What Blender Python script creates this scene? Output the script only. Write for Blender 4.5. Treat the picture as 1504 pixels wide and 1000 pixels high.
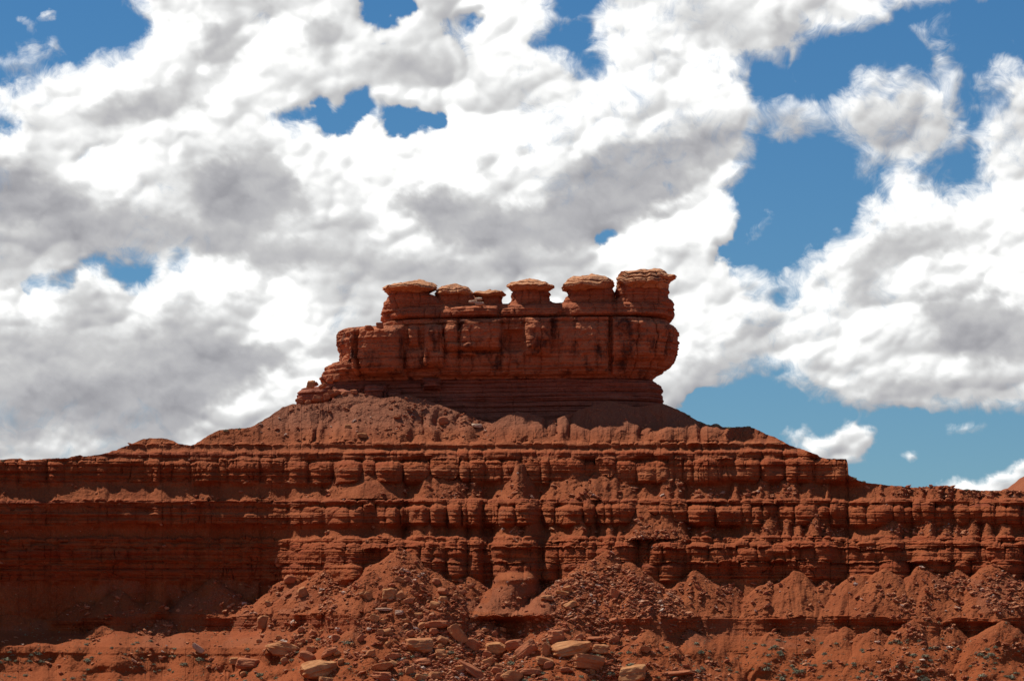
import bpy, math, random
import numpy as np

R = math.radians
sc = bpy.context.scene
for o in list(bpy.data.objects):
    bpy.data.objects.remove(o)
col = sc.collection

# ------------------------------------------------------------------ camera
F = 6000.0            # focal length in photo pixels (photo is 1504 wide)
CX, HY = 752.0, 1050.0  # principal column, horizon row
cam_d = bpy.data.cameras.new("camera")
cam = bpy.data.objects.new("camera", cam_d)
col.objects.link(cam)
cam.location = (0, 0, 0)
cam.rotation_euler = (R(90), 0, 0)
cam_d.sensor_width = 36.0
cam_d.lens = 36.0 * F / 1504.0
cam_d.shift_y = (HY - 500.0) / 1504.0
cam_d.clip_start = 0.5
cam_d.clip_end = 30000
sc.camera = cam

# ------------------------------------------------------------------ light
SUN = np.array([-0.52, 0.41, 1.0]); SUN /= np.linalg.norm(SUN)   # towards the sun
sun_el = math.asin(SUN[2]); sun_az = math.atan2(SUN[0], SUN[1])
sd = bpy.data.lights.new("sun", 'SUN')
sd.energy = 5.0
sd.angle = R(0.5)
sd.color = (1.0, 0.94, 0.85)
so = bpy.data.objects.new("sun", sd)
col.objects.link(so)
from mathutils import Vector, Matrix, Euler
so.rotation_euler = Vector(SUN).to_track_quat('Z', 'Y').to_euler()
so.location = (0, 0, 300)

sc.view_settings.view_transform = 'Standard'
sc.view_settings.look = 'None'
sc.view_settings.exposure = 0.0
sc.view_settings.gamma = 1.0
try:
    sc.view_settings.use_curve_mapping = False
except Exception:
    pass

# ------------------------------------------------------------------ sky with clouds
world = bpy.data.worlds.new("World")
sc.world = world
world.use_nodes = True
wt = world.node_tree
wt.nodes.clear()


class G:
    """small helper to write node graphs as expressions"""
    def __init__(s, tree):
        s.t = tree

    def n(s, kind, **kw):
        nd = s.t.nodes.new(kind)
        for k, v in kw.items():
            setattr(nd, k, v)
        return nd

    def put(s, sock, v):
        if isinstance(v, (int, float)):
            sock.default_value = v
        elif isinstance(v, tuple):
            sock.default_value = v
        else:
            s.t.links.new(v, sock)

    def m(s, op, a, b=None, c=None, clamp=False):
        nd = s.n('ShaderNodeMath', operation=op)
        nd.use_clamp = clamp
        s.put(nd.inputs[0], a)
        if b is not None: s.put(nd.inputs[1], b)
        if c is not None: s.put(nd.inputs[2], c)
        return nd.outputs[0]

    def add(s, a, b): return s.m('ADD', a, b)
    def sub(s, a, b): return s.m('SUBTRACT', a, b)
    def mul(s, a, b): return s.m('MULTIPLY', a, b)
    def mad(s, a, b, c): return s.m('MULTIPLY_ADD', a, b, c)

    def xyz(s, x, y, z):
        nd = s.n('ShaderNodeCombineXYZ')
        for i, v in enumerate((x, y, z)): s.put(nd.inputs[i], v)
        return nd.outputs[0]

    def sep(s, v):
        nd = s.n('ShaderNodeSeparateXYZ')
        s.put(nd.inputs[0], v)
        return nd.outputs

    def noise(s, vec, scale, detail=4, rough=0.5, lac=2.0, dist=0.0, col=False):
        nd = s.n('ShaderNodeTexNoise')
        nd.noise_dimensions = '3D'
        s.put(nd.inputs['Vector'], vec)
        s.put(nd.inputs['Scale'], scale)
        s.put(nd.inputs['Detail'], detail)
        s.put(nd.inputs['Roughness'], rough)
        s.put(nd.inputs['Lacunarity'], lac)
        s.put(nd.inputs['Distortion'], dist)
        return nd.outputs['Color' if col else 'Fac']

    def mapr(s, v, a, b, c=0.0, d=1.0, smooth=False):
        nd = s.n('ShaderNodeMapRange')
        nd.interpolation_type = 'SMOOTHSTEP' if smooth else 'LINEAR'
        nd.clamp = True
        s.put(nd.inputs[0], v)
        for i, q in enumerate((a, b, c, d)): s.put(nd.inputs[1 + i], q)
        return nd.outputs[0]

    def mix(s, f, a, b, mode='MIX'):
        nd = s.n('ShaderNodeMix')
        nd.data_type = 'RGBA'
        nd.blend_type = mode
        s.put(nd.inputs['Factor'], f)
        for sock, v in ((nd.inputs[6], a), (nd.inputs[7], b)):
            if isinstance(v, tuple) and len(v) == 3: v = v + (1.0,)
            s.put(sock, v)
        return nd.outputs[2]


g = G(wt)
tc = g.n('ShaderNodeTexCoord')
dx, dy, dz = g.sep(tc.outputs['Generated'])
sky = g.n('ShaderNodeTexSky')
sky.sky_type = 'NISHITA'
sky.sun_disc = False
sky.sun_elevation = sun_el
sky.sun_rotation = sun_az
sky.altitude = 1400
sky.air_density = 1.0
sky.dust_density = 0.3
sky.ozone_density = 2.0
SKY_K = 0.10
hsv = g.n('ShaderNodeHueSaturation')
hsv.inputs['Hue'].default_value = 0.497
hsv.inputs['Saturation'].default_value = 1.3
hsv.inputs['Value'].default_value = 0.62
g.put(hsv.inputs['Color'], sky.outputs[0])
# unseen cumulus added to the rest of the sky for ambient light (the clouds to the north are built below)
far_n = g.noise(g.xyz(dx, dy, g.mul(dz, 1.6)), 2.6, 5, 0.55)
elsewhere = g.mapr(dy, 0.9, 0.6, 0, 1, True)
fa = g.mul(g.mul(g.mapr(far_n, 0.54, 0.66), elsewhere), g.mapr(dz, 0.0, 0.1))
tint = g.mix(1.0, hsv.outputs[0], (.66, .90, 1.08), 'MULTIPLY')
colr = g.mix(fa, tint, (0.7 / SKY_K, 0.7 / SKY_K, 0.7 / SKY_K))
bg = g.n('ShaderNodeBackground')
g.put(bg.inputs[0], colr); bg.inputs[1].default_value = SKY_K
wo = g.n('ShaderNodeOutputWorld')
wt.links.new(bg.outputs[0], wo.inputs[0])
world.cycles.sampling_method = 'MANUAL'
world.cycles.sample_map_resolution = 512

# ------------------------------------------------------------------ numpy noise
def hsh(ix, iy, iz, seed):
    h = (ix.astype(np.int64) * 374761393 + iy.astype(np.int64) * 668265263 + iz.astype(np.int64) * 2147483647 + seed * 974711) & 0xFFFFFFFF
    h = ((h ^ (h >> 13)) * 1274126177) & 0xFFFFFFFF
    h = ((h ^ (h >> 16)) * 2246822519) & 0xFFFFFFFF
    h ^= h >> 15
    return (h & 0xFFFFFF).astype(np.float64) / 16777215.0

def vn(x, y, z=None, seed=0):
    """value noise, -1..1"""
    x, y = np.broadcast_arrays(np.asarray(x, float), np.asarray(y, float))
    fx = np.floor(x); fy = np.floor(y)
    tx = x - fx; ty = y - fy
    tx = tx * tx * tx * (tx * (tx * 6 - 15) + 10); ty = ty * ty * ty * (ty * (ty * 6 - 15) + 10)
    if z is None:
        zz = np.zeros_like(fx)
        a = hsh(fx, fy, zz, seed); b = hsh(fx + 1, fy, zz, seed)
        c = hsh(fx, fy + 1, zz, seed); d = hsh(fx + 1, fy + 1, zz, seed)
        return ((a + (b - a) * tx) * (1 - ty) + (c + (d - c) * tx) * ty) * 2 - 1
    z = np.broadcast_to(z, x.shape)
    fz = np.floor(z); tz = z - fz
    tz = tz * tz * tz * (tz * (tz * 6 - 15) + 10)
    def lay(q):
        a = hsh(fx, fy, q, seed); b = hsh(fx + 1, fy, q, seed)
        c = hsh(fx, fy + 1, q, seed); d = hsh(fx + 1, fy + 1, q, seed)
        return (a + (b - a) * tx) * (1 - ty) + (c + (d - c) * tx) * ty
    return (lay(fz) * (1 - tz) + lay(fz + 1) * tz) * 2 - 1

def fbm(x, y, z=None, oct=4, seed=0, gain=0.5):
    s = 0; a = 1.0; t = 0
    for i in range(oct):
        k = 2.03 ** i
        s = s + a * vn(x * k + 17.3 * i, y * k - 9.1 * i, None if z is None else z * k + 3.7 * i, seed + i)
        t += a; a *= gain
    return s / t

def sstep(x, a, b):
    t = np.clip((x - a) / (b - a), 0, 1)
    return t * t * (3 - 2 * t)

def poly(x, pts):
    p = np.array(pts, float)
    return np.interp(x, p[:, 0], p[:, 1])

def blocks(px, seed, wmin, wmax, x0=-800, x1=2400):
    """random joint-bounded blocks: returns t in -1..1 inside each block, width, random per block"""
    rg = np.random.RandomState(seed)
    n = int((x1 - x0) / ((wmin + wmax) / 2) * 1.6) + 5
    w = wmin + (wmax - wmin) * rg.rand(n) ** 1.5
    e = x0 + np.concatenate([[0], np.cumsum(w)])
    i = np.clip(np.searchsorted(e, px, side='right') - 1, 0, n - 1)
    t = (px - e[i]) / w[i] * 2 - 1
    rr = rg.rand(n, 3)
    return np.clip(t, -1, 1), w[i], rr[i]

# ------------------------------------------------------------------ object helpers
def tag(o, label=None, cat=None, group=None, kind=None):
    if label: o['label'] = label
    if cat: o['category'] = cat
    if group: o['group'] = group
    if kind: o['kind'] = kind
    return o

def grid_faces(nr, nc, wrap=False):
    i = np.arange(nr - 1)[:, None]
    j = np.arange(nc if wrap else nc - 1)[None, :]
    j2 = (j + 1) % nc if wrap else j + 1
    f = np.stack([i * nc + j, i * nc + j2, (i + 1) * nc + j2, (i + 1) * nc + j], -1)
    return f.reshape(-1, 4)

def mesh_np(name, v, f, mat, attrs=None, smooth=False):
    v = np.ascontiguousarray(v, dtype=np.float32); f = np.ascontiguousarray(f, dtype=np.int32)
    k = f.shape[1]
    me = bpy.data.meshes.new(name)
    me.vertices.add(len(v)); me.vertices.foreach_set('co', v.ravel())
    me.loops.add(f.size); me.loops.foreach_set('vertex_index', f.ravel())
    me.polygons.add(len(f))
    me.polygons.foreach_set('loop_start', np.arange(0, f.size, k, dtype=np.int32))
    me.polygons.foreach_set('loop_total', np.full(len(f), k, dtype=np.int32))
    me.polygons.foreach_set('use_smooth', np.full(len(f), smooth, dtype=bool))
    me.update(calc_edges=True)
    for an, av in (attrs or {}).items():
        at = me.attributes.new(an, 'FLOAT', 'POINT')
        at.data.foreach_set('value', np.ascontiguousarray(av, dtype=np.float32).ravel())
    me.validate()
    if mat: me.materials.append(mat)
    return me

def link(name, me, parent=None):
    o = bpy.data.objects.new(name, me)
    col.objects.link(o)
    if parent: o.parent = parent
    return o

# ------------------------------------------------------------------ materials
def new_mat(name, rough=0.95):
    m = bpy.data.materials.new(name)
    m.use_nodes = True
    t = m.node_tree
    b = t.nodes['Principled BSDF']
    b.inputs['Roughness'].default_value = rough
    b.inputs['Specular IOR Level'].default_value = 0.12
    return m, G(t), b

def bump(gm, b, h, dist, strength=1.0):
    bn = gm.n('ShaderNodeBump')
    bn.inputs['Strength'].default_value = strength
    bn.inputs['Distance'].default_value = dist
    gm.put(bn.inputs['Height'], h)
    gm.t.links.new(bn.outputs[0], b.inputs['Normal'])

def attr(gm, name):
    a = gm.n('ShaderNodeAttribute'); a.attribute_name = name
    return a.outputs['Fac']

# ------------------------------------------------------------------ clouds of the northern sky
# weather map of the northern sky: cloud-free gaps and cloud masses as polygons, in
# columns and rows of the photo's pixel grid (a fixed direction grid on the sky)
GAPS = [
 [(-40, -40), (165, -40), (165, 0), (178, 12), (200, 24), (228, 27), (216, 48), (205, 62), (168, 66), (112, 82), (80, 92), (45, 106), (0, 122), (-40, 130)],
 [(-10, 172), (12, 175), (13, 195), (-10, 202)],
 [(372, 163), (400, 170), (430, 158), (450, 147), (478, 136), (512, 138), (545, 137), (537, 163), (520, 186), (500, 186), (482, 197), (466, 184), (450, 173), (400, 173)],
 [(560, 157), (600, 160), (650, 155), (653, 190), (625, 192), (605, 190), (585, 205), (570, 213), (565, 195)],
 [(532, -20), (605, -20), (610, 16), (578, 30), (555, 42), (537, 46), (540, 22)],
 [(668, 18), (700, 10), (707, 30), (692, 50), (672, 36)],
 [(806, -20), (882, -20), (875, 12), (845, 18), (812, 12)],
 [(800, 56), (830, 42), (866, 22), (872, 45), (860, 74), (854, 86), (882, 98), (892, 95), (888, 108), (868, 116), (850, 97), (838, 87), (825, 68), (808, 63), (775, 62)],
 [(1094, 85), (1140, 90), (1189, 70), (1238, 56), (1273, 46), (1319, 21), (1365, 14), (1446, 7), (1453, -20), (1560, -20), (1560, 92), (1504, 92), (1474, 76), (1449, 88), (1418, 102), (1430, 134), (1438, 160), (1436, 200), (1442, 230), (1444, 258), (1425, 276), (1395, 268), (1350, 265), (1325, 250), (1300, 262), (1288, 280), (1266, 292), (1250, 310), (1243, 345), (1215, 348), (1183, 360), (1180, 378), (1165, 396), (1100, 400), (1060, 408), (1015, 424), (992, 434), (988, 402), (1060, 390), (1052, 368), (1085, 345), (1086, 312), (1060, 285), (1085, 272), (1100, 248), (1112, 215), (1112, 180), (1110, 148), (1095, 130)],
 [(1140, 431), (1167, 428), (1164, 447), (1145, 449)], [(1135, 400), (1160, 399), (1158, 412), (1140, 412)],
 [(970, 640), (1006, 600), (1014, 580), (1030, 569), (1069, 566), (1100, 562), (1115, 551), (1152, 546), (1154, 557), (1128, 561), (1157, 574), (1180, 583), (1190, 593), (1222, 588), (1253, 594), (1334, 609), (1357, 603), (1399, 607), (1422, 599), (1453, 605), (1487, 610), (1560, 607), (1560, 900), (970, 900)],
 [(28, 421), (60, 418), (100, 413), (120, 404), (135, 385), (165, 370), (180, 383), (215, 380), (228, 391), (206, 408), (176, 412), (165, 396), (140, 394), (122, 412), (115, 428), (92, 426), (75, 420), (45, 423), (38, 434)],
 [(256, 390), (285, 380), (287, 389), (270, 399)],
 [(868, 338), (905, 333), (909, 352), (882, 366), (862, 361)]]
PUFFS = [   # (cover, outline): clouds and wisps inside the gaps, and thinner places in the cloud
 (.8, [(-10, 70), (30, 66), (82, 46), (90, 62), (77, 85), (45, 100), (-10, 110)]), (.75, [(25, 0), (42, 18), (70, 8), (98, 20), (70, 34), (35, 40), (18, 30)]),
 (.42, [(110, 228), (128, 213), (150, 200), (168, 195), (150, 214), (130, 230), (126, 246), (112, 240)]),
 (.62, [(545, 150), (558, 145), (568, 175), (563, 205), (545, 200), (538, 175)]), (.6, [(470, 135), (500, 138), (505, 152), (480, 172), (468, 160)]),
 (.9, [(840, 100), (856, 96), (866, 108), (856, 118), (842, 114)]),
 (.98, [(1116, 150), (1140, 140), (1165, 143), (1195, 152), (1225, 140), (1243, 138), (1250, 110), (1265, 95), (1295, 102), (1310, 114), (1330, 105), (1355, 108), (1372, 95), (1380, 76), (1402, 80), (1412, 115), (1410, 150), (1402, 170), (1425, 176), (1436, 195), (1425, 215), (1407, 235), (1400, 258), (1350, 264), (1300, 252), (1270, 234), (1245, 220), (1232, 200), (1200, 207), (1175, 214), (1155, 220), (1125, 207), (1113, 180)]),
 (.8, [(1370, 22), (1400, 26), (1396, 42), (1412, 78), (1365, 80), (1325, 45), (1340, 35)]), (.58, [(1272, 70), (1290, 72), (1315, 95), (1300, 108), (1280, 95)]),
 (.55, [(1430, 122), (1475, 120), (1487, 140), (1455, 152), (1435, 148)]), (.55, [(1252, 232), (1290, 235), (1290, 275), (1262, 275)]), (.55, [(1216, 256), (1232, 250), (1240, 268), (1222, 274)]),
 (.85, [(1092, 368), (1108, 322), (1133, 294), (1150, 308), (1124, 336), (1106, 370)]), (.5, [(1175, 300), (1190, 280), (1194, 305), (1180, 315)]), (.5, [(1152, 115), (1164, 95), (1168, 110), (1158, 122)]),
 (.9, [(990, 404), (1030, 388), (1080, 398), (1130, 388), (1140, 396), (1136, 425), (1060, 436), (1000, 436)]), (.75, [(992, 398), (1010, 396), (1020, 408), (1000, 420)]),
 (1.25, [(1138, 652), (1160, 632), (1188, 627), (1202, 640), (1232, 634), (1245, 624), (1278, 624), (1294, 640), (1284, 656), (1272, 676), (1230, 682), (1190, 670)]),
 (1.5, [(1388, 630), (1408, 624), (1440, 630), (1468, 637), (1400, 643)]), (1.4, [(1312, 666), (1340, 662), (1362, 672), (1330, 680)]),
 (1.25, [(1378, 710), (1398, 692), (1422, 695), (1442, 705), (1470, 692), (1508, 680), (1560, 700), (1560, 900), (1380, 900)]), (.5, [(1115, 590), (1130, 580), (1136, 588), (1122, 600)]),
 (.62, [(650, 30), (668, 20), (700, 55), (706, 85), (690, 95), (670, 80)]), (.65, [(560, 55), (580, 45), (600, 62), (585, 75)]), (.66, [(970, 265), (1002, 285), (975, 292)]), (.6, [(988, 312), (1010, 300), (1006, 322)]),
 (.68, [(1170, 15), (1190, 12), (1192, 28), (1176, 30)]), (.62, [(1350, 236), (1400, 232), (1405, 262), (1355, 262)])]
TONES = [   # (brightness of sunlit or shaded cloud, outline), painted in order
 (.60, [(-60, 380), (560, 350), (1010, 560), (990, 700), (-60, 720)]),
 (.97, [(-60, 140), (0, 124), (215, 58), (228, 30), (340, 22), (300, 60), (285, 100), (260, 115), (200, 115), (155, 140), (60, 150), (20, 185), (60, 240), (-60, 245)]),
 (.97, [(360, 60), (400, 20), (460, -30), (500, -30), (490, 12), (450, 60), (440, 75), (380, 82)]), (.95, [(225, 172), (330, 143), (368, 150), (310, 178), (250, 198), (225, 192)]),
 (.99, [(128, 236), (150, 210), (200, 208), (213, 225), (197, 272), (170, 290), (143, 270)]), (.93, [(90, 240), (125, 245), (125, 262), (105, 268)]), (.93, [(388, 182), (440, 168), (452, 190), (402, 217)]), (.9, [(350, 90), (380, 82), (400, 105), (370, 115)]),
 (.99, [(490, 222), (580, 213), (640, 195), (650, 140), (750, 130), (840, 160), (856, 118), (900, 90), (1000, 65), (1080, 75), (1090, 140), (1000, 165), (900, 212), (830, 237), (790, 222), (735, 272), (700, 262), (630, 280), (600, 278), (590, 340), (562, 328), (530, 270), (490, 245)]),
 (.97, [(720, 92), (780, 62), (830, 82), (848, 112), (820, 102), (760, 118)]), (.97, [(868, 60), (925, 0), (965, 5), (920, 62), (880, 96)]),
 (.98, [(900, 352), (1000, 290), (1050, 272), (1085, 310), (1078, 346), (1000, 368), (930, 388), (875, 388)]),
 (.98, [(1180, 385), (1210, 352), (1260, 298), (1330, 250), (1380, 290), (1440, 270), (1504, 258), (1560, 330), (1430, 345), (1400, 312), (1300, 325), (1280, 352), (1220, 380)]),
 (.97, [(990, 450), (1040, 425), (1140, 438), (1125, 455), (1080, 470), (1060, 520), (985, 545)]), (.92, [(1150, 470), (1230, 440), (1300, 470), (1260, 500), (1180, 530)]), (.9, [(1330, 490), (1400, 510), (1420, 540), (1340, 545), (1280, 520)]),
 (.98, [(1305, 440), (1340, 393), (1400, 368), (1450, 360), (1560, 368), (1560, 435), (1450, 437), (1440, 405), (1385, 402), (1360, 442), (1320, 455)]),
 (.97, [(-60, 440), (20, 428), (50, 418), (92, 425), (102, 450), (80, 465), (100, 510), (80, 518), (60, 475), (0, 465), (-60, 470)]), (.98, [(122, 402), (160, 392), (168, 415), (140, 428)]),
 (.97, [(195, 412), (260, 390), (320, 383), (400, 420), (455, 450), (472, 478), (440, 492), (355, 502), (380, 470), (400, 450), (370, 430), (330, 442), (260, 435), (215, 485), (188, 470)]), (.8, [(30, 385), (75, 395), (60, 410), (-60, 405), (-60, 390)]),
 (.95, [(350, 560), (430, 512), (510, 518), (480, 552), (430, 592), (300, 642), (262, 650), (300, 598)]), (.75, [(-60, 655), (80, 648), (160, 655), (130, 690), (-60, 690)]), (.97, [(600, 340), (560, 322), (580, 300), (612, 330)]),
 (.42, [(290, 38), (358, 42), (350, 80), (340, 112), (300, 160), (240, 167), (150, 178), (105, 172), (150, 142), (230, 127), (285, 112), (297, 80)]), (.38, [(452, 25), (500, 32), (498, 85), (455, 75)]), (.6, [(300, 180), (330, 176), (400, 222), (330, 215)]),
 (.27, [(285, 255), (400, 225), (452, 262), (440, 305), (380, 332), (300, 330), (278, 290)]), (.25, [(-60, 248), (60, 250), (120, 280), (142, 302), (90, 342), (-60, 335)]),
 (.36, [(130, 302), (290, 322), (370, 340), (560, 352), (565, 395), (400, 402), (250, 362), (130, 382), (60, 372), (90, 332)]),
 (.26, [(560, 298), (600, 278), (700, 288), (780, 300), (900, 228), (960, 203), (1010, 197), (1100, 168), (1085, 205), (1030, 240), (990, 300), (900, 332), (850, 372), (740, 382), (640, 352), (620, 312)]),
 (.48, [(698, 228), (727, 226), (732, 256), (705, 262)]), (.5, [(778, 228), (802, 235), (802, 257), (785, 252)]), (.42, [(975, 95), (1004, 98), (1004, 110), (975, 108)]),
 (.26, [(268, 520), (400, 503), (432, 530), (370, 572), (300, 602), (240, 652), (120, 642), (-60, 642), (-60, 545), (130, 540)]), (.40, [(-60, 488), (60, 492), (200, 490), (300, 480), (385, 500), (270, 530), (-60, 552)]), (.5, [(0, 350), (60, 352), (110, 372), (60, 392), (-60, 392)]), (.4, [(430, 500), (480, 495), (492, 515), (440, 515)]),
 (.33, [(1140, 28), (1192, 28), (1182, 66), (1140, 88), (1112, 78)]), (.62, [(1000, 5), (1100, 5), (1110, 60), (1080, 70), (1000, 50)]), (.42, [(1120, 160), (1178, 168), (1182, 207), (1128, 207)]), (.58, [(1258, 150), (1390, 150), (1422, 200), (1390, 242), (1300, 222), (1250, 190)]), (.66, [(1440, 160), (1560, 120), (1560, 240), (1470, 240)]),
 (.33, [(1340, 442), (1560, 442), (1560, 532), (1440, 526), (1390, 502), (1360, 472)]), (.46, [(1058, 490), (1130, 470), (1172, 500), (1100, 552), (1005, 565), (1020, 532)]),
 (.48, [(1280, 342), (1360, 330), (1422, 346), (1380, 382), (1300, 402), (1292, 452), (1238, 442), (1250, 402)]), (.45, [(1180, 562), (1300, 560), (1560, 556), (1560, 602), (1200, 592)]), (.42, [(575, 388), (760, 385), (865, 388), (865, 415), (575, 415)]),
 (.52, [(255, 3), (400, 0), (405, 18), (300, 22), (225, 24)]), (.55, [(560, 62), (645, 70), (645, 112), (560, 122), (500, 102)]), (.46, [(440, 332), (500, 300), (542, 322), (562, 362), (470, 382)]), (.5, [(1250, 625), (1285, 645), (1270, 665), (1215, 665)])]

def raster(polys, base, size, y0=-40, x0=-60):
    xs = np.arange(x0, 1565, 4.0); ys_ = np.arange(y0, 905, 4.0)
    gx, gy = np.meshgrid(xs, ys_)
    A = np.full(gx.shape, base, float)
    for val, pts in polys:
        ins = np.zeros(gx.shape, bool)
        for (xa, ya), (xb, yb_) in zip(pts, pts[1:] + pts[:1]):
            if ya == yb_: continue
            c_ = ((gy < ya) != (gy < yb_)) & (gx < (xb - xa) * (gy - ya) / (yb_ - ya) + xa)
            ins ^= c_
        A[ins] = val
    k = max(1, int(size / 4))
    ker = np.exp(-np.linspace(-2, 2, 2 * k + 1) ** 2); ker /= ker.sum()
    Ap = np.pad(A, k, mode='edge')
    Ap = np.apply_along_axis(lambda q_: np.convolve(q_, ker, 'same'), 0, Ap)
    Ap = np.apply_along_axis(lambda q_: np.convolve(q_, ker, 'same'), 1, Ap)
    A = Ap[k:-k, k:-k]
    def at(px, py):
        fx = np.clip((px - x0) / 4, 0, A.shape[1] - 1.001); fy = np.clip((py - y0) / 4, 0, A.shape[0] - 1.001)
        ix = fx.astype(int); iy = fy.astype(int); tx = fx - ix; ty = fy - iy
        return (A[iy, ix] * (1 - tx) + A[iy, ix + 1] * tx) * (1 - ty) + (A[iy + 1, ix] * (1 - tx) + A[iy + 1, ix + 1] * tx) * ty
    return at
cover_a = raster([(0.0, p_) for p_ in GAPS] + PUFFS, 1.0, 16)
cover_b = raster([(0.0, p_) for p_ in GAPS] + PUFFS, 1.0, 60)
def cover_at(x, y): return .45 * cover_a(x, y) + .55 * cover_b(x, y)
tone_at = raster(TONES, .76, 28)

def worley(x, y, seed):
    """distance to the nearest feature over that feature's own radius"""
    fx = np.floor(x); fy = np.floor(y)
    best = np.full(x.shape, 9.0)
    for a in (-1, 0, 1):
        for b in (-1, 0, 1):
            cx_ = fx + a; cy_ = fy + b; zz = np.zeros_like(fx)
            qx = cx_ + hsh(cx_, cy_, zz, seed); qy = cy_ + hsh(cx_, cy_, zz + 1, seed)
            rr = .62 + .55 * hsh(cx_, cy_, zz + 2, seed)
            best = np.minimum(best, ((x - qx) ** 2 + (y - qy) ** 2) / (rr * rr))
    return best

def blur(A, k):
    ker = np.exp(-np.linspace(-2, 2, 2 * k + 1) ** 2); ker /= ker.sum()
    Ap = np.pad(A, k, mode='edge')
    Ap = np.apply_along_axis(lambda q_: np.convolve(q_, ker, 'same'), 0, Ap)
    Ap = np.apply_along_axis(lambda q_: np.convolve(q_, ker, 'same'), 1, Ap)
    return Ap[k:-k, k:-k]

def make_sky():
    """a far curved sheet of the sky dome carrying the cumulus; clear parts are transparent to the sky light"""
    RAD = 15000.0
    ST = 2.4
    gx = np.arange(-240, 1750, ST); gy = np.arange(-200, 900, ST)
    PXs, PYs = np.meshgrid(gx, gy)
    wx = 16 * fbm(PXs / 95, PYs / 80, oct=3, seed=301) + 12 * fbm(PXs / 24, PYs / 20, oct=4, seed=302, gain=.6)
    wy = 14 * fbm(PXs / 95, PYs / 80, oct=3, seed=303) + 12 * fbm(PXs / 24, PYs / 20, oct=4, seed=304, gain=.6)
    edge = np.clip(np.minimum(np.minimum(PXs - gx[0], gx[-1] - PXs), PYs - gy[0]) / 160.0, 0, 1)
    # heaped puffs: spheres on spheres
    H = np.zeros_like(PXs)
    sc_ = 1.0 - .35 * np.clip(PYs / 720.0, 0, 1)
    ux = (PXs - 752) / sc_; uy = PYs / sc_
    for n_, (s_, w_) in enumerate(((130, .34), (72, .36), (38, .36), (20, .30), (11, .22))):
        a = .30 * s_
        dxw = a * fbm(ux / s_ * 1.3, uy / s_ * 1.3, oct=2, seed=330 + n_); dyw = a * fbm(ux / s_ * 1.3, uy / s_ * 1.3, oct=2, seed=340 + n_)
        d2 = worley((ux + dxw) / s_, (uy + dyw) * 1.15 / s_, 350 + n_)
        H += s_ * w_ * np.sqrt(np.clip(1.15 - d2, 0.02, 1))
    Hm = blur(H, 20)
    cover = cover_at(PXs + wx, PYs + wy)
    solidity = np.clip((cover - .45) / .35, 0, 1)
    Hs = H * (.35 + .65 * solidity) + 26 * cover_b(PXs + wx, PYs + wy)
    tone = tone_at(PXs + wx * 1.3, PYs + wy * 1.3)
    def lit(Hq, strength):
        dyy, dxx = np.gradient(Hq * strength, ST)
        L = np.array([-.42, -.70, .58])
        return (-dxx * L[0] - dyy * L[1] + L[2]) / np.sqrt(1 + dxx ** 2 + dyy ** 2) - L[2]
    soft = np.clip((tone - .25) / .4, 0, 1)                    # shaded bases are smooth, sunlit heads are crisp
    puff_shading = (.55 * lit(blur(Hs, 6), 1.1) + .38 * lit(blur(Hs, 3), .9) + .10 * lit(Hs, .6)) * (.30 + .70 * soft)  # sunlit and shaded sides of the puffs, painted into the cloud brightness
    crease_shade = np.clip((blur(Hs, 2) - blur(Hs, 20)) / 18.0, -1, 1) * (.4 + .6 * soft)  # painted shade in the creases between puffs
    broad = fbm(PXs / 150, PYs / 85, oct=4, seed=372)
    patchy = fbm(PXs / 42 + wx / 30, PYs / 30 + wy / 30, oct=5, seed=375, gain=.55)
    bright = tone + .05 * soft + .46 * puff_shading + .14 * crease_shade + .26 * broad + .20 * patchy * (1.1 - .6 * soft)
    dens = 1.25 * (cover - .5) + .42 + .011 * (H - Hm) * (1 - .6 * np.clip((cover - .8) / .2, 0, 1))
    dens = np.maximum(dens, np.clip((cover - .84) / .12, 0, 1) * 1.35)
    dens = dens * edge
    dv = np.stack([(PXs - CX) / F, np.ones_like(PXs), (HY - PYs) / F], -1)
    dv /= np.linalg.norm(dv, axis=-1)[..., None]
    m = bpy.data.materials.new("cumulus"); m.use_nodes = True
    t = m.node_tree; t.nodes.clear(); g = G(t)
    x, y, z = g.sep(g.n('ShaderNodeNewGeometry').outputs['Position'])
    pxn = g.mad(g.m('DIVIDE', x, y), F / 1504.0, 0.5)
    pyn = g.mad(g.m('DIVIDE', z, y), -F / 1504.0, HY / 1504.0)
    den = attr(g, 'cloud_thickness'); bri = attr(g, 'cloud_tone')
    wc = g.sep(g.noise(g.xyz(pxn, g.mul(pyn, 1.2), 0.37), 12.0, 4, 0.58, col=True))
    vv = g.xyz(g.mad(g.sub(wc[0], 0.5), 0.04, pxn), g.mad(g.sub(wc[1], 0.5), 0.04, pyn), 1.7)
    wisp = g.noise(vv, 34.0, 8, 0.66, 2.1, 0.6)
    rag = g.mapr(g.noise(g.xyz(pxn, pyn, 5.1), 5.0, 2, 0.5), 0.42, 0.58)      # ragged, half transparent margins here
    dens_ = g.add(den, g.mul(g.mul(g.sub(wisp, 0.5), 1.5), g.add(g.mul(rag, 0.75), 0.55)))
    alpha = g.mapr(dens_, 0.30, g.add(0.62, g.mul(rag, 0.80)), 0, 1, True)
    bb = g.add(bri, g.mul(g.sub(wisp, 0.5), 0.16))
    lum = g.n('ShaderNodeValToRGB')
    els = lum.color_ramp.elements
    while len(els) < 6: els.new(0.5)
    stops = [(0.0, (.34, .34, .365)), (0.25, (.46, .46, .48)), (0.5, (.58, .58, .585)), (0.7, (.72, .725, .725)), (0.86, (.90, .905, .90)), (1.0, (1.12, 1.12, 1.10))]
    for e, (p_, c_) in zip(els, stops):
        e.position = p_; e.color = c_ + (1,)
    g.put(lum.inputs[0], bb)
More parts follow.
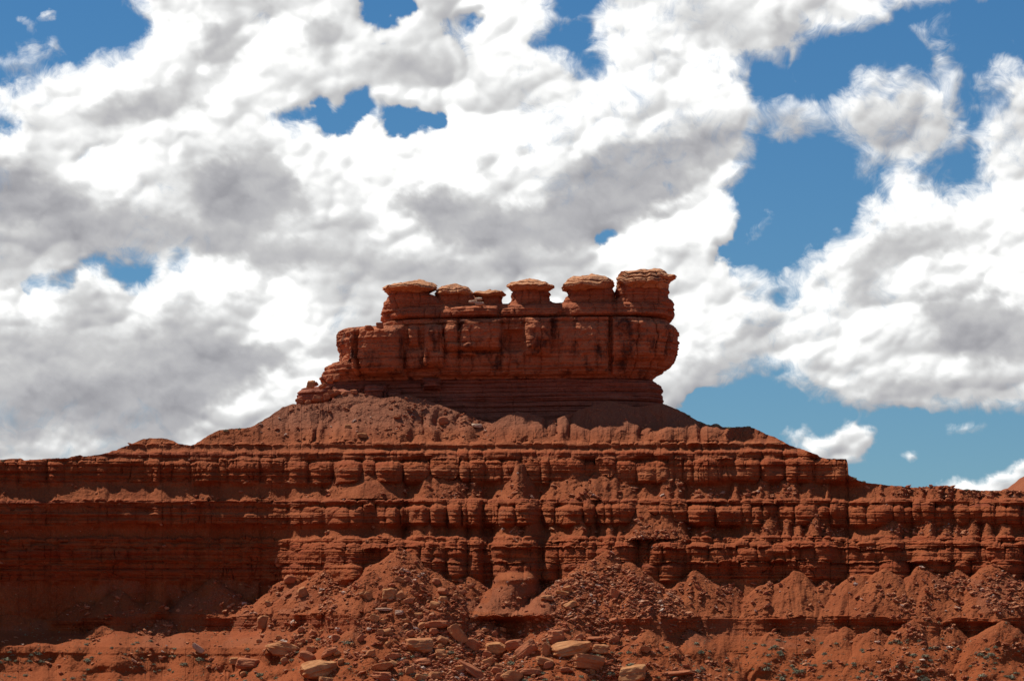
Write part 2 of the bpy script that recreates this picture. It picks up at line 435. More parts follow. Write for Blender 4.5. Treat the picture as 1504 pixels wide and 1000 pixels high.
    em = g.n('ShaderNodeEmission'); g.put(em.inputs[0], lum.outputs[0])
    tr = g.n('ShaderNodeBsdfTransparent')
    mx = g.n('ShaderNodeMixShader'); g.put(mx.inputs[0], alpha)
    t.links.new(tr.outputs[0], mx.inputs[1]); t.links.new(em.outputs[0], mx.inputs[2])
    out = g.n('ShaderNodeOutputMaterial'); t.links.new(mx.outputs[0], out.inputs[0])
    m.cycles.emission_sampling = 'NONE'
    o = link("sky", mesh_np("sky", (dv * RAD).reshape(-1, 3), grid_faces(*PXs.shape), m, {'cloud_thickness': dens, 'cloud_tone': bright}, smooth=True))
    tag(o, "blue sky crowded with white and grey cumulus clouds behind the butte", "sky", kind='structure')
make_sky()

def mat_terrain():
    m, q, b = new_mat("red_sandstone_slope")
    P = q.n('ShaderNodeNewGeometry').outputs['Position']
    x, y, z = q.sep(P)
    bed = q.noise(q.xyz(q.mul(x, .012), q.mul(y, .012), q.mul(z, 1.1)), 1.0, 5, .6)
    beds2 = q.noise(q.xyz(q.mul(x, .004), q.mul(y, .004), q.mul(z, .30)), 1.0, 3, .6)
    blot = q.noise(P, .09, 5, .6)
    fine = q.noise(P, 1.6, 4, .6)
    cliff = q.mix(q.mapr(bed, .35, .68), (.24, .052, .015), (.39, .108, .034))
    cliff = q.mix(q.mapr(blot, .42, .75), cliff, (.30, .060, .018))
    cliff = q.mix(q.mul(q.mapr(beds2, .56, .66), .35), cliff, (.42, .16, .07))
    cliff = q.mix(q.mul(q.mapr(beds2, .44, .36), .45), cliff, (.20, .045, .022))
    streak = q.noise(q.xyz(q.mul(x, .55), q.mul(y, .55), q.mul(z, .07)), 1.0, 3, .6)
    cliff = q.mix(q.mul(q.mapr(streak, .56, .74), .55), cliff, (.13, .035, .02))
    tal = q.mix(q.mapr(blot, .35, .68), (.25, .058, .017), (.34, .094, .030))
    speck = q.noise(P, 3.1, 3, .7)
    tal = q.mix(q.mul(q.mapr(speck, .56, .72), .55), tal, (.47, .205, .105))
    tal = q.mix(q.mul(q.mapr(q.noise(P, 2.3, 2, .5), .60, .72), .5), tal, (.20, .045, .02))
    tal = q.mix(attr(q, 'grey'), tal, q.mix(q.mapr(speck, .5, .7), (.26, .090, .046), (.38, .175, .095)))
    tal = q.mix(q.mul(attr(q, 'low'), .7), tal, q.mix(q.mapr(fine, .4, .65), (.27, .058, .014), (.345, .090, .025)))
    c = q.mix(attr(q, 'talus'), cliff, tal)
    c = q.mix(q.mapr(fine, .35, .7, 0, .35), c, q.mix(1.0, c, (.62, .58, .55), 'MULTIPLY'))
    q.put(b.inputs['Base Color'], c)
    h = q.add(q.noise(P, 1.3, 5, .65), q.mul(q.noise(q.xyz(q.mul(x, .25), q.mul(y, .25), q.mul(z, 3.0)), 1.0, 3, .6), q.mul(q.sub(1.0, attr(q, 'talus')), .8)))
    bump(q, b, h, 0.45, .8)
    return m

def mat_butte(name, c1, c2, dark, varnish=.6, bedscale=1.4):
    m, q, b = new_mat(name)
    P = q.n('ShaderNodeNewGeometry').outputs['Position']
    x, y, z = q.sep(P)
    bed = q.noise(q.xyz(q.mul(x, .02), q.mul(y, .02), q.mul(z, bedscale)), 1.0, 5, .62)
    c = q.mix(q.mapr(bed, .36, .66), c1, c2)
    blot = q.noise(P, .16, 5, .6)
    c = q.mix(q.mul(q.mapr(blot, .45, .7), .5), c, dark)
    if varnish:
        st = q.noise(q.xyz(q.mul(x, .22), q.mul(y, .22), q.mul(z, .12)), 1.0, 6, .68)
        st2 = q.noise(q.xyz(q.mul(x, 1.1), q.mul(y, 1.1), q.mul(z, .09)), 1.0, 4, .6)
        k = q.add(q.mul(st, .84), q.mul(st2, .16))
        c = q.mix(q.mul(q.mapr(k, .51, .63), varnish), c, (.055, .022, .018))
    fine = q.noise(P, 1.7, 4, .65)
    c = q.mix(q.mapr(fine, .35, .7, 0, .4), c, q.mix(1.0, c, (.6, .55, .52), 'MULTIPLY'))
    q.put(b.inputs['Base Color'], c)
    h = q.add(q.noise(P, 1.1, 5, .65), q.noise(q.xyz(q.mul(x, .15), q.mul(y, .15), q.mul(z, 2.6)), 1.0, 4, .6))
    bump(q, b, h, 0.5, .9)
    return m

def mat_boulder(name, ca, cb, cd):
    m, q, b = new_mat(name)
    tcn = q.n('ShaderNodeTexCoord').outputs['Object']
    oi = q.n('ShaderNodeObjectInfo').outputs['Random']
    x, y, z = q.sep(tcn)
    v = q.xyz(q.add(x, q.mul(oi, 40)), y, z)
    n = q.noise(v, 1.6, 6, .62)
    c = q.mix(q.mapr(n, .38, .62), ca, cb)
    bed = q.noise(q.xyz(q.mul(x, .4), q.mul(y, .4), q.add(q.mul(z, 5.0), q.mul(oi, 20))), 1.0, 3, .6)
    c = q.mix(q.mul(q.mapr(bed, .52, .66), .55), c, cd)
    c = q.mix(q.mapr(oi, 0, 1, 0, .5), c, (.36, .12, .055))
    q.put(b.inputs['Base Color'], c)
    h = q.add(q.noise(v, 3.0, 6, .65), q.mul(bed, .6))
    bump(q, b, h, .18, .9)
    return m

M_TER = mat_terrain()
M_WALL = mat_butte("varnished_red_cliff", (.42, .13, .058), (.58, .215, .10), (.34, .098, .045), .85)
M_BASE = mat_butte("purple_red_beds", (.29, .09, .052), (.43, .155, .09), (.22, .068, .042), .25, 2.4)
M_PILLAR = mat_butte("red_pillar_rock", (.37, .108, .048), (.52, .18, .084), (.30, .08, .038), .25, 2.0)
M_CAP = mat_butte("tan_caprock", (.55, .245, .118), (.68, .36, .19), (.46, .175, .08), 0, 3.0)
M_BOUL = mat_boulder("tan_boulder_rock", (.40, .155, .058), (.54, .26, .11), (.27, .085, .033))
M_BOULR = mat_boulder("red_boulder_rock", (.37, .115, .05), (.46, .17, .075), (.24, .06, .028))
M_PALE = mat_boulder("pale_boulder_rock", (.52, .36, .24), (.64, .49, .36), (.42, .24, .14))

# ------------------------------------------------------------------ the hillside
SKY = [(-800, 690), (-100, 678), (0, 675), (30, 673), (36, 676), (60, 674), (100, 672), (118, 668), (122, 670), (150, 667), (170, 661), (190, 653),
       (205, 646), (215, 644), (238, 643), (255, 647), (262, 651), (280, 654), (287, 652), (300, 643), (320, 632), (345, 629), (365, 628),
       (372, 625), (395, 612), (415, 598), (430, 593), (446, 594), (470, 592), (486, 589), (497, 580), (508, 580), (530, 577), (560, 585), (580, 582),
       (598, 579), (615, 585), (640, 592), (668, 603), (690, 612), (723, 622), (740, 612), (760, 604), (785, 609), (808, 618), (835, 608), (865, 597),
       (894, 588), (915, 593), (934, 598), (955, 595), (972, 592), (985, 597), (1005, 606), (1018, 614), (1028, 619), (1040, 624), (1052, 622), (1062, 627), (1085, 627), (1098, 626),
       (1108, 629), (1125, 637), (1140, 643), (1160, 654), (1185, 662), (1200, 667), (1204, 671), (1210, 673), (1243, 674), (1245, 680), (1243, 683),
       (1244, 691), (1240, 697), (1252, 700), (1262, 706), (1275, 709), (1300, 712), (1345, 716), (1362, 714), (1392, 713), (1410, 718), (1440, 720), (1500, 721),
       (1620, 724), (1800, 730), (2400, 760)]
# columns must be increasing for np.interp
_p = []
for a_, b_ in SKY:
    if _p and a_ <= _p[-1][0]: a_ = _p[-1][0] + 0.4
    _p.append((a_, b_))
SKY = _p
PXc = np.concatenate([np.linspace(-800, -30, 90)[:-1], np.arange(-30, 1535, 0.9), np.linspace(1535, 2400, 90)[1:]])
NR = 470
PYB = 1062.0
sk = poly(PXc, SKY)
sk = sk + 0.9 * fbm(PXc / 5.0, PXc * 0, oct=3, seed=5) * (1 - sstep(PXc, 425, 430) * (1 - sstep(PXc, 985, 990)))
tt = np.linspace(0, 1, NR)[:, None] ** 1.0
PY = PYB + (sk[None, :] - PYB) * tt
PX = np.broadcast_to(PXc[None, :], PY.shape)
MPP = 0.185
left = 1 - sstep(PX, 380, 520)           # smoother shaded cliff in the left alcove
right = sstep(PX, 830, 1000)
S = PY + 2.2 * fbm(PX / 70.0, PY / 200.0, oct=3, seed=2) + 0.7 * fbm(PX / 9.0, PY / 30.0, oct=2, seed=3)
S = S - 1.5 * left
S = PY + (S - PY) * (1 - sstep(PY, 880, 892) * (1 - sstep(PY, 935, 950)))

D = np.zeros_like(PY); TAL = np.zeros_like(PY)
def seg(lo, hi, run):
    global D
    t = np.clip((lo - S) / (np.asarray(lo - hi, float)), 0, 1)
    D = D + run * t
# ribs: buttresses in plan, (centre, half width, depth)
RIBS = [(452, 42, 6), (510, 44, 8.5), (566, 30, 7), (634, 36, 9), (668, 20, 8), (695, 15, 6), (757, 36, 11), (812, 14, 3.5), (850, 32, 8.5), (903, 32, 7),
        (975, 44, 5), (1045, 30, 4.5), (1108, 34, 4), (1190, 44, 5), (1290, 52, 5), (1368, 34, 4), (1420, 24, 3), (1476, 34, 5)]
RB = np.zeros_like(PXc)
pxw = PXc + 4 * fbm(PXc / 25.0, PXc * 0 + 3, oct=3, seed=31)
for c_, w_, a_ in RIBS:
    RB = np.maximum(RB, a_ * np.clip(1 - ((pxw - c_) / w_) ** 2, 0, 1) ** .75)
RB = np.maximum(RB, (3.4 - 2.6 * sstep(PXc, 520, 560)) * sstep(PXc, 405, 450))[None, :] + 0 * PY
ribz = sstep(S, 700, 745) * (1 - .6 * sstep(S, 850, 900)) * (1 - sstep(S, 945, 985)) * .85
# upper rib set for the bands above 735
RU = np.zeros_like(PXc)
rg = np.random.RandomState(4)
xx = 380.0
while xx < 1260:
    w_ = rg.uniform(16, 62)
    RU = np.maximum(RU, rg.uniform(1.5, 4.0) * np.clip(1 - ((pxw - xx - w_) / w_) ** 2, 0, 1) ** .8)
    xx += w_ * rg.uniform(1.7, 2.2)
RU = np.maximum(RU, 2.0 * sstep(PXc, 380, 420))[None, :] + 0 * PY
ribu = (1 - sstep(S, 700, 735)) * sstep(S, 612, 650)

m_cliffI = poly(PXc, [(-800, .2), (60, .2), (95, .9), (130, 1), (250, .9), (300, 1), (350, .8), (385, .5), (415, 1), (550, 1), (575, .35), (660, .3), (680, .9),
                      (760, .9), (790, .35), (905, .3), (920, 1.0), (2400, 1)])[None, :]
lipI = poly(PXc, [(-800, 905), (90, 905), (170, 900), (300, 898), (420, 903), (480, 900), (555, 908), (700, 900), (760, 902), (920, 905), (1000, 907), (1110, 908), (1200, 906), (1504, 906), (2400, 906)])[None, :]
lipI = lipI + (2.0 * fbm(PXc / 14.0, PXc * 0, oct=3, seed=9) + 6.5 * fbm(PXc / 55.0, PXc * 0, oct=2, seed=10))[None, :]
m_cliffI = m_cliffI * (.45 + .55 * sstep(fbm(PXc / 45.0, PXc * 0, oct=2, seed=19), -.35, .1))[None, :]

# talus and bench profile, bottom to top
seg(1062, 985, 36.0); seg(985, 960, 7.0)
seg(948, 926, 12.0 * left)
seg(959, 957.5, 0.6 * (PX > 1040) + .1)
seg(957, 930, 8.0)
D += 1.2 * m_cliffI * np.clip((930 - S) / (930 - lipI), 0, 1) + 6.5 * (1 - m_cliffI) * np.clip((930 - S) / (930 - lipI), 0, 1)
seg(lipI, lipI - 1.2, .15 * m_cliffI)
seg(lipI - 1.2, 850, (17.0 - 1.2 * m_cliffI - 6.5 * (1 - m_cliffI)) * (1 - .80 * left))
CL = np.zeros_like(PY)       # cliffness
BUL = np.zeros_like(PY)      # bulge toward the viewer
def band(lo, hi, run, bench, seed, w0, w1, amp, jit=2.5, over=0.0, rnd=9.0):
    """one resistant bed: joint blocks with rounded shoulders, a bench above"""
    global D, CL, BUL
    t, w, rr = blocks(PXc + 3.5 * fbm(PXc / 12.0, PXc * 0, oct=3, seed=seed), seed, w0, w1)
    top = hi + (rr[:, 0] - .4) * jit * 2 + np.abs(t) ** 3 * 2.5
    top = top[None, :] + 1.2 * fbm(PX / 4.0, PY / 9.0, oct=2, seed=seed + 50)
    blk = (1 - .55 * left)
    bulge = np.clip(1 - np.abs(t) ** 2.4, 0, 1) ** .75 * np.minimum(w * MPP * .42, 3.3) * (.45 + .9 * rr[:, 1])
    bulge = bulge * (.55 + .6 * sstep(fbm(PXc / 60.0, PXc * 0, oct=2, seed=seed + 7), -.35, .35))
    bulge = bulge[None, :] * blk * amp
    tb = np.clip((S - top) / np.maximum(rnd * .6, (lo - top) * .5), 0, 1)
    win = np.sqrt(np.clip(1 - (1 - tb) ** 2, 0, 1))
    win = win * (1 - sstep(S, lo - 1, lo + 9))
    low_l = 1 - .75 * left * (lo > 730)
    D = D + run * low_l * np.clip((lo - S) / (lo - top), 0, 1) + (bench + 1.0 * (1 - left)) * low_l * (.55 * np.clip((top - S) / 1.3, 0, 1) + .45 * np.clip((top - S) / 5.0, 0, 1))
    BUL = np.maximum(BUL, win * (bulge + (over + .9) * (1 - .6 * left)))
    CL = np.maximum(CL, sstep(S, top - .6, top + 1.2) * (1 - sstep(S, lo - 1, lo + 2)))
band(850, 824, 1.6, 1.2, 11, 18, 64, .8, over=.3)
band(823, 803, 1.0, 1.8, 12, 14, 60, 1.0, over=.9)
band(802, 795, .5, 1.8, 13, 14, 60, .8, 1.6, over=1.1, rnd=4)
band(793, 787, .5, 1.6, 14, 12, 50, .8, 1.6, over=1.1, rnd=4)
seg(788, 768, 4.6 - 4.0 * left)
band(768, 741, 1.4, 1.6, 15, 13, 44, 1.2, 3.0, over=1.0)
band(737, 732, .3, 1.5, 16, 10, 44, .7, 1.2, over=1.0, rnd=3)
seg(733, 706, 7.0 - 2.5 * left * sstep(PX, 230, 330))
# the upper cliff is one plane; the walls of the left alcove stand back below it
jA = np.argmin(np.abs(PY - 712.0), axis=0)
dA = D[jA, np.arange(len(PXc))]
kA = np.hanning(61); kA /= kA.sum()
dA = np.convolve(np.pad(dA, 30, mode='edge'), kA, 'valid')
refA = dA[int(np.argmin(np.abs(PXc - 900)))]
D = D + (refA - dA)[None, :]
band(706, 674, 1.5, 1.8, 17, 15, 50, 1.3, 3.0, over=.8)
seg(673, 669, 1.4)
band(669, 661, .4, 1.7, 18, 14, 60, .9, 1.6, over=1.2, rnd=4)
seg(662, 651, 2.6)
band(651, 648.5, .2, .8, 19, 10, 30, .7, .8, over=.5, rnd=2)
seg(648, 627, 4.5)
seg(627, 570, 16.0)
D = D - BUL - RB * ribz * (1 - .8 * left) - RU * ribu * (1 - .6 * left)
# overhang of the low ledge
D -= m_cliffI * (1.3 + 1.2 * fbm(PX / 12.0, PY / 30.0, oct=2, seed=77)) * sstep(S, lipI - 1.0, lipI + 0.8) * (1 - sstep(S, lipI + 3, lipI + 12))
CL = np.maximum(CL, m_cliffI * sstep(S, lipI - .5, lipI + 1) * (1 - sstep(S, 932, 940)))
# rounded mounds between 627 and 650
gq = np.abs(fbm(PX / 34.0 + .25 * vn(PX / 40.0, PY / 20.0, seed=92), PY / 90.0 + 4, oct=2, seed=91))
gq2 = np.abs(fbm(PX / 11.0 + .5 * vn(PX / 20.0, PY / 10.0, seed=94), PY / 50.0 + 4, oct=2, seed=93))
win = sstep(S, 585, 628) * (1 - sstep(S, 646, 653)) * sstep(PX, 400, 470)
D += (3.2 * np.clip(.40 - gq, 0, 1) / .40 + .3 * np.clip(.3 - gq2, 0, 1) / .3) * win
D -= 2.4 * (.5 + fbm(PX / 20.0, PY * 0, oct=2, seed=96)) * sstep(S, 622, 632) * (1 - sstep(S, 645, 651)) * sstep(PX, 400, 470)

# talus cones: (apex column, apex row, steepness degrees, rubble 0..1, how far below the apex it runs on)
CONES = [
 (1022, 837, 38, .2, 66), (1170, 838, 38, .1, 66), (1128, 856, 36, .6, 50), (1067, 855, 37, .7, 50), (1259, 843, 36, .2, 62), (1300, 836, 35, .4, 66), (1354, 830, 35, .3, 74),
 (1405, 836, 36, .4, 70), (1459, 827, 36, .4, 76), (1530, 834, 36, .3, 70), (1212, 852, 37, .5, 50),
 (892, 808, 39, .9, 40), (868, 822, 36, .9, 60), (922, 826, 35, .9, 60), (930, 840, 34, .9, 62), (848, 838, 34, .8, 62), (588, 803, 37, .9, 90), (545, 840, 35, .8, 60), (640, 842, 35, .7, 60), (690, 846, 35, .6, 55),
 (475, 838, 35, .8, 64), (430, 846, 35, .9, 60), (172, 868, 33, .5, 35), (314, 850, 36, .5, 50), (120, 884, 34, .3, 20), (225, 882, 34, .4, 20),
 (1015, 924, 31, .1, 60), (1137, 926, 32, .1, 60), (1241, 920, 34, .2, 55), (1284, 921, 33, .2, 55), (1341, 910, 36, .2, 60), (1396, 916, 34, .2, 60), (1472, 911, 34, .3, 60), (1540, 915, 35, .3, 40),
 (452, 915, 33, .1, 34), (515, 926, 33, .1, 25), (572, 915, 33, .5, 38), (150, 918, 33, .2, 34), (205, 920, 34, .3, 30), (240, 910, 34, .4, 40), (330, 925, 33, .3, 28), (715, 912, 33, .6, 38),
 (640, 915, 32, .8, 36), (830, 912, 31, .9, 40), (950, 925, 33, .5, 24),
 (541, 702, 34, .3, 30), (866, 702, 33, .7, 32),
 (958, 765, 30, .8, 26)]
COVER_T = np.zeros_like(PY); RUB = np.zeros_like(PY)
RUB += sstep(S, 846, 866) * (1 - sstep(S, 985, 1010)) * sstep(PX, 360, 470) * (1 - sstep(PX, 880, 980)) * .9
Dbase = D.copy()
LIP = lipI + 0 * PY
shifted = False
for (xa, ya, ang, rub, reach) in sorted(CONES, key=lambda c_: c_[1] >= 900):
    if ya >= 900 and not shifted:
        # the talus below the low cliff stands as far forward as the talus above it
        shifted = True
        jl = np.argmin(np.abs(PY - LIP + 2.0), axis=0); ii = np.arange(len(PXc))
        prot = np.clip(Dbase[jl, ii] - D[jl, ii], 0, None)
        ker_ = np.hanning(25); ker_ /= ker_.sum()
        prot = np.maximum(np.convolve(prot, ker_, 'same'), 0)
        D = D - prot[None, :] * (PY >= LIP + 1.0) * (1 - .7 * sstep(S, 950, 1050))
    if ya >= 900: reach = 130
    elif ya >= 800: reach = 200
    i = int(np.argmin(np.abs(PXc - xa)))
    j = int(np.argmin(np.abs(PY[:, i] - (ya + 1.5))))
    i0, i1 = np.searchsorted(PXc, [xa - reach * 2.6 - 30, xa + reach * 2.6 + 30])
    sl = np.s_[:, i0:i1]
    h = (PY[sl] - ya + 2.6 * fbm(PX[sl] / 18.0, PY[sl] / 24.0, oct=3, seed=int(xa))) * MPP
    r = np.clip(h, 0, None) / math.tan(R(ang))
    dxm = (PX[sl] - xa) * MPP
    r = np.sqrt(np.clip(r * r + r * (5.0 if ya < 800 else 2.0), 0, None))
    dxm = dxm + (.8 + .10 * np.abs(dxm)) * fbm(PX[sl] / 15.0, PY[sl] / 30.0, oct=3, seed=int(xa) + 3)
    d2 = (r * r - dxm * dxm) * (1 + .35 * fbm(dxm / (r + 1.0) * 3.0, PY[sl] / 60.0, oct=3, seed=int(xa) + 5) * np.clip(r / 4, 0, 1))
    da = D[max(0, j - 2):j + 3, max(0, i - 6):i + 7].min() - .15
    inside = d2 > 0
    Y = np.where(inside, da - np.sqrt(np.clip(d2, 0, None)), 1e9)
    # end: below the reach the surface steepens under the existing one
    Y = Y + np.clip(PY[sl] - (ya + reach), 0, None) * (3.0 if ya < 800 else .6)
    win = Y < D[sl]
    if 800 <= ya < 900: win &= PY[sl] < LIP[sl] + 1.0
    D[sl] = np.where(win, Y, D[sl])
    COVER_T[sl] = np.where(win, 1, COVER_T[sl])
    RUB[sl] = np.where(win, rub, RUB[sl])
def apron(lo, hi, mean, amp, seed, k=.27):
    jb = np.argmin(np.abs(PY - (lo - 1.0)), axis=0)
    base_d = D[jb, np.arange(len(PXc))]
    kk = np.hanning(15); kk /= kk.sum()
    base_d = np.convolve(np.pad(base_d, 7, mode='edge'), kk, 'valid')
    n1_ = fbm(PXc / 48.0, PXc * 0, oct=3, seed=seed, gain=.42); n2_ = fbm(PXc / 90.0, PXc * 0, oct=2, seed=seed + 1)
    off = mean + amp * (n1_ + .7 * n2_)
    gul = .8 * np.abs(fbm(PX / 16.0 + .3 * vn(PX / 20, PY / 12, seed=seed + 3), PY / 24.0, oct=2, seed=seed + 2)) - .5 * fbm(PX / 9.0, PY / 6.0, oct=3, seed=seed + 4)
    Y = (base_d - off)[None, :] + k * (lo - S) + gul
    ok = (S < lo) & (S > hi - 26) & (Y < D)
    return Y, ok
for (lo, hi, mean, amp, sd_) in ((733, 706, -.5, 1.7, 410), (788, 768, -.4, 1.5, 420)):
    Y_, ok_ = apron(lo, hi, mean, amp, sd_)
    D = np.where(ok_, Y_, D); COVER_T = np.where(ok_, 1, COVER_T); RUB = np.where(ok_, .35, RUB)
TAL = np.maximum(1 - CL, COVER_T)
TAL = np.where(COVER_T > 0, 1.0, TAL)
# smooth big spur in the centre
sp_ = np.clip(1 - ((PX - 757 - (PY - 870) * -.05) / (26 + (PY - 838) * .55)) ** 2, 0, 1) * (PY > 836)
D -= np.sqrt(sp_) * 7.0 * sstep(PY, 837, 852) * (1 - sstep(PY, 900, 915))
RUB = RUB * (1 - (sp_ > 0.05) * (PY < 902) * .9)
TAL = np.maximum(TAL, (sp_ > .02) * sstep(PY, 838, 841) * (1 - sstep(PY, 898, 902)))
# dips, rills, rubble, bedding
Xm = (PX - CX) * MPP; Zm = (HY - PY) * MPP
rill = -np.abs(fbm(Xm / 3.2 + .5 * vn(Xm / 6, Zm / 6, seed=44), Zm / 14.0, oct=3, seed=21))
D -= TAL * (rill + .2) * 1.1 * (1 - .75 * sstep(S, 940, 965)) * (.3 + .7 * sstep(fbm(Xm / 20, Zm / 9, oct=2, seed=45), -.3, .3)) * (1 - .6 * (1 - sstep(PY, 640, 655)))
D -= TAL * .55 * (1 - sstep(PY, 640, 655)) * fbm(Xm / 2.6, Zm / 2.2, D / 3.0, oct=4, seed=47, gain=.65)
D -= TAL * .35 * fbm(Xm / 1.3, Zm / 1.3, D / 2.0, oct=4, seed=22, gain=.6)
D -= (RUB * TAL) * .75 * np.clip(fbm(Xm / 1.5, Zm / 1.1, D / 1.5, oct=3, seed=23, gain=.6) - .05, 0, 1) * 1.7
low = sstep(S, 925, 965)
D -= left * TAL * 1.5 * fbm(Xm / 4.0, Zm / 5.0, oct=4, seed=46) * sstep(PY, 800, 850)
D -= low * 3.0 * fbm(Xm / 16.0, Zm / 7.0, oct=3, seed=25)
# cliffs: beds, cracks, rough
CLF = 1 - TAL
bedn = fbm(Xm / 60.0, Zm / .62, oct=3, seed=26, gain=.6)
D -= CLF * .75 * bedn
crack = np.abs(fbm(Xm / 3.2, Zm / 9.0, oct=3, seed=27))
D += CLF * .7 * np.clip(.07 - crack, 0, 1) / .07 * sstep(fbm(Xm / 14, Zm / 5, oct=2, seed=29), -.1, .4)
D -= CLF * 1.5 * fbm(Xm / 4.5, Zm / 2.8, D / 4.0, oct=4, seed=28, gain=.55)
D -= CLF * (1 - .6 * left) * 1.6 * fbm(Xm / 13.0, Zm / 6.0, oct=2, seed=30)
# plan: left wall swings towards the viewer outside the frame, alcove, right wall comes closer
W = poly(PXc, [(-800, -90), (-250, -34), (-60, -12), (60, -2), (200, 4), (330, 7), (420, 5), (520, 0), (900, 0), (1150, -2), (1350, -5), (1504, -9), (1800, -16), (2400, -30)])[None, :]
W = W * (1 - .5 * sstep(S, 900, 1000))
YB = 1200.0
i700 = int(np.argmin(np.abs(PXc - 700)))
def prof_at(px, py):
    i = int(np.argmin(np.abs(PXc - px))); j = int(np.argmin(np.abs(PY[:, i] - py)))
    return D[j, i]
Y0 = YB - 2.0 - max(prof_at(600, 582), prof_at(895, 590))
YW = Y0 + D + W
print("terrain Y range in view", YW[:, 100:-100].min(), YW.max(), "bottom", YW[0, i700], "mid850", Y0 + prof_at(1000, 850))
VX = (PX - CX) / F * YW
VZ = (HY - PY) / F * YW
V = np.stack([VX, YW, VZ], -1)
# plateau behind the skyline, ground skirt in front
extra_b = []
ytop = YW[-1]; ztop = VZ[-1]; xt = VX[-1]
for dY, dZ in ((2.5, .1), (6, -.5), (16, -2.5), (40, -5), (90, -9), (170, -30), (260, -80)):
    jit = fbm(PXc / 20.0, PXc * 0 + dY, oct=2, seed=60) * min(dY * .1, 3)
    extra_b.append(np.stack([xt * (1 + dY / 1200.0 * .2), ytop + dY + jit, ztop + dZ - np.abs(jit) * .1], -1))
yb = YW[0]; zb = VZ[0]
front_r = [np.stack([VX[0] * (1 - k), yb * (1 - k), np.full_like(yb, z_)], -1) for k, z_ in ((.03, -2.95), (.012, -2.6))]
nA = np.concatenate([np.array(front_r), V, np.array(extra_b)], 0)
def padrow(A, nf, nb, fv=None):
    return np.concatenate([np.repeat(A[:1], nf, 0), A, np.repeat(A[-1:], nb, 0)], 0)
talA = padrow(TAL, 2, len(extra_b)); talA[-len(extra_b):] = 1
grey = sstep(-S, -648, -610) * sstep(PX, 330, 420) * (1 - .5 * sstep(PX, 1030, 1100)) * .85 + .12 * sstep(-S, -740, -700)
grey = grey + .35 * (fbm(Xm / 12, Zm / 6, oct=3, seed=70) > .25) * (S > 850) * (S < 950)
gA = padrow(np.clip(grey, 0, 1), 2, len(extra_b))
lA = padrow(low, 2, len(extra_b))
nr, nc = nA.shape[:2]
me = mesh_np("hillside", nA.reshape(-1, 3), grid_faces(nr, nc), M_TER, {'talus': talA, 'grey': gA, 'low': lA})
hill = link("hillside", me)
tag(hill, "red layered sandstone slope of cliffs ledges and talus rising to the butte", "hillside", kind='structure')

def surf(px, py):
    """point on the hillside seen at a photo pixel"""
    i = int(np.clip(np.searchsorted(PXc, px), 1, len(PXc) - 2))
    colp = PY[:, i]
    j = int(np.clip((colp[0] - py) / (colp[0] - colp[-1]) * (NR - 1), 0, NR - 1))
    return V[j, i].copy()

# ground plain
def ground():
    ks = np.concatenate([-np.geomspace(9000, 60, 26), np.linspace(-50, 50, 7), np.geomspace(60, 9000, 26)])
    gx, gy = np.meshgrid(ks * 1.3, ks + 700)
    gz = -3.0 + .25 * fbm(gx / 40, gy / 40, oct=2, seed=80) * (np.hypot(gx, gy - 700) < 3000)
    gz[(np.hypot(gx, gy) < 90)] = -2.9
    v = np.stack([gx, gy, gz], -1)
    z = np.zeros(v.shape[:2])
    o = link("ground", mesh_np("ground", v.reshape(-1, 3), grid_faces(*gx.shape), M_TER, {'talus': z + 1, 'grey': z, 'low': z + 1}))
    tag(o, "flat red desert plain at the foot of the slope", "ground", kind='structure')
ground()

# distant hill at the right edge
def far_hill():
    Yd = 2600.0
    xs = np.linspace(1400, 1900, 160)
    top = poly(xs, [(1400, 735), (1462, 722), (1478, 716), (1492, 706), (1504, 697), (1530, 690), (1600, 692), (1750, 705), (1900, 740)]) + fbm(xs / 8, xs * 0, oct=3, seed=8) * 1.2
    rows = []
    for k in np.linspace(0, 1, 40):
        py = 800 + (top - 800) * min(1, k * 1.6) if k < .625 else top + (k - .625) * 120
        yy = Yd + (k - .625) * 420 + 9 * fbm(xs / 14, xs * 0 + k * 6, oct=3, seed=6)
        py = top + (800 - top) * (1 - k / .625) if k < .625 else top + (k - .625) * 250
        rows.append(np.stack([(xs - CX) / F * Yd, yy, (HY - py) / F * Yd], -1))
    v = np.array(rows)
    z = np.zeros(v.shape[:2])
    o = link("hill", mesh_np("hill", v.reshape(-1, 3), grid_faces(*v.shape[:2]), M_TER, {'talus': z + 1, 'grey': z + .3, 'low': z}))
    tag(o, "distant brown hill at the right end of the skyline", "hill", kind='structure')
far_hill()

# ------------------------------------------------------------------ the butte
butte = bpy.data.objects.new("butte", None)
butte.location = (0, 0, 0)
col.objects.link(butte)
tag(butte, "tall red sandstone butte with flat-capped pillars along its top, standing on the scree", "butte")
bpos = Vector(((720 - CX) / F * YB, YB + 20, (HY - 600) / F * YB))
butte.location = bpos

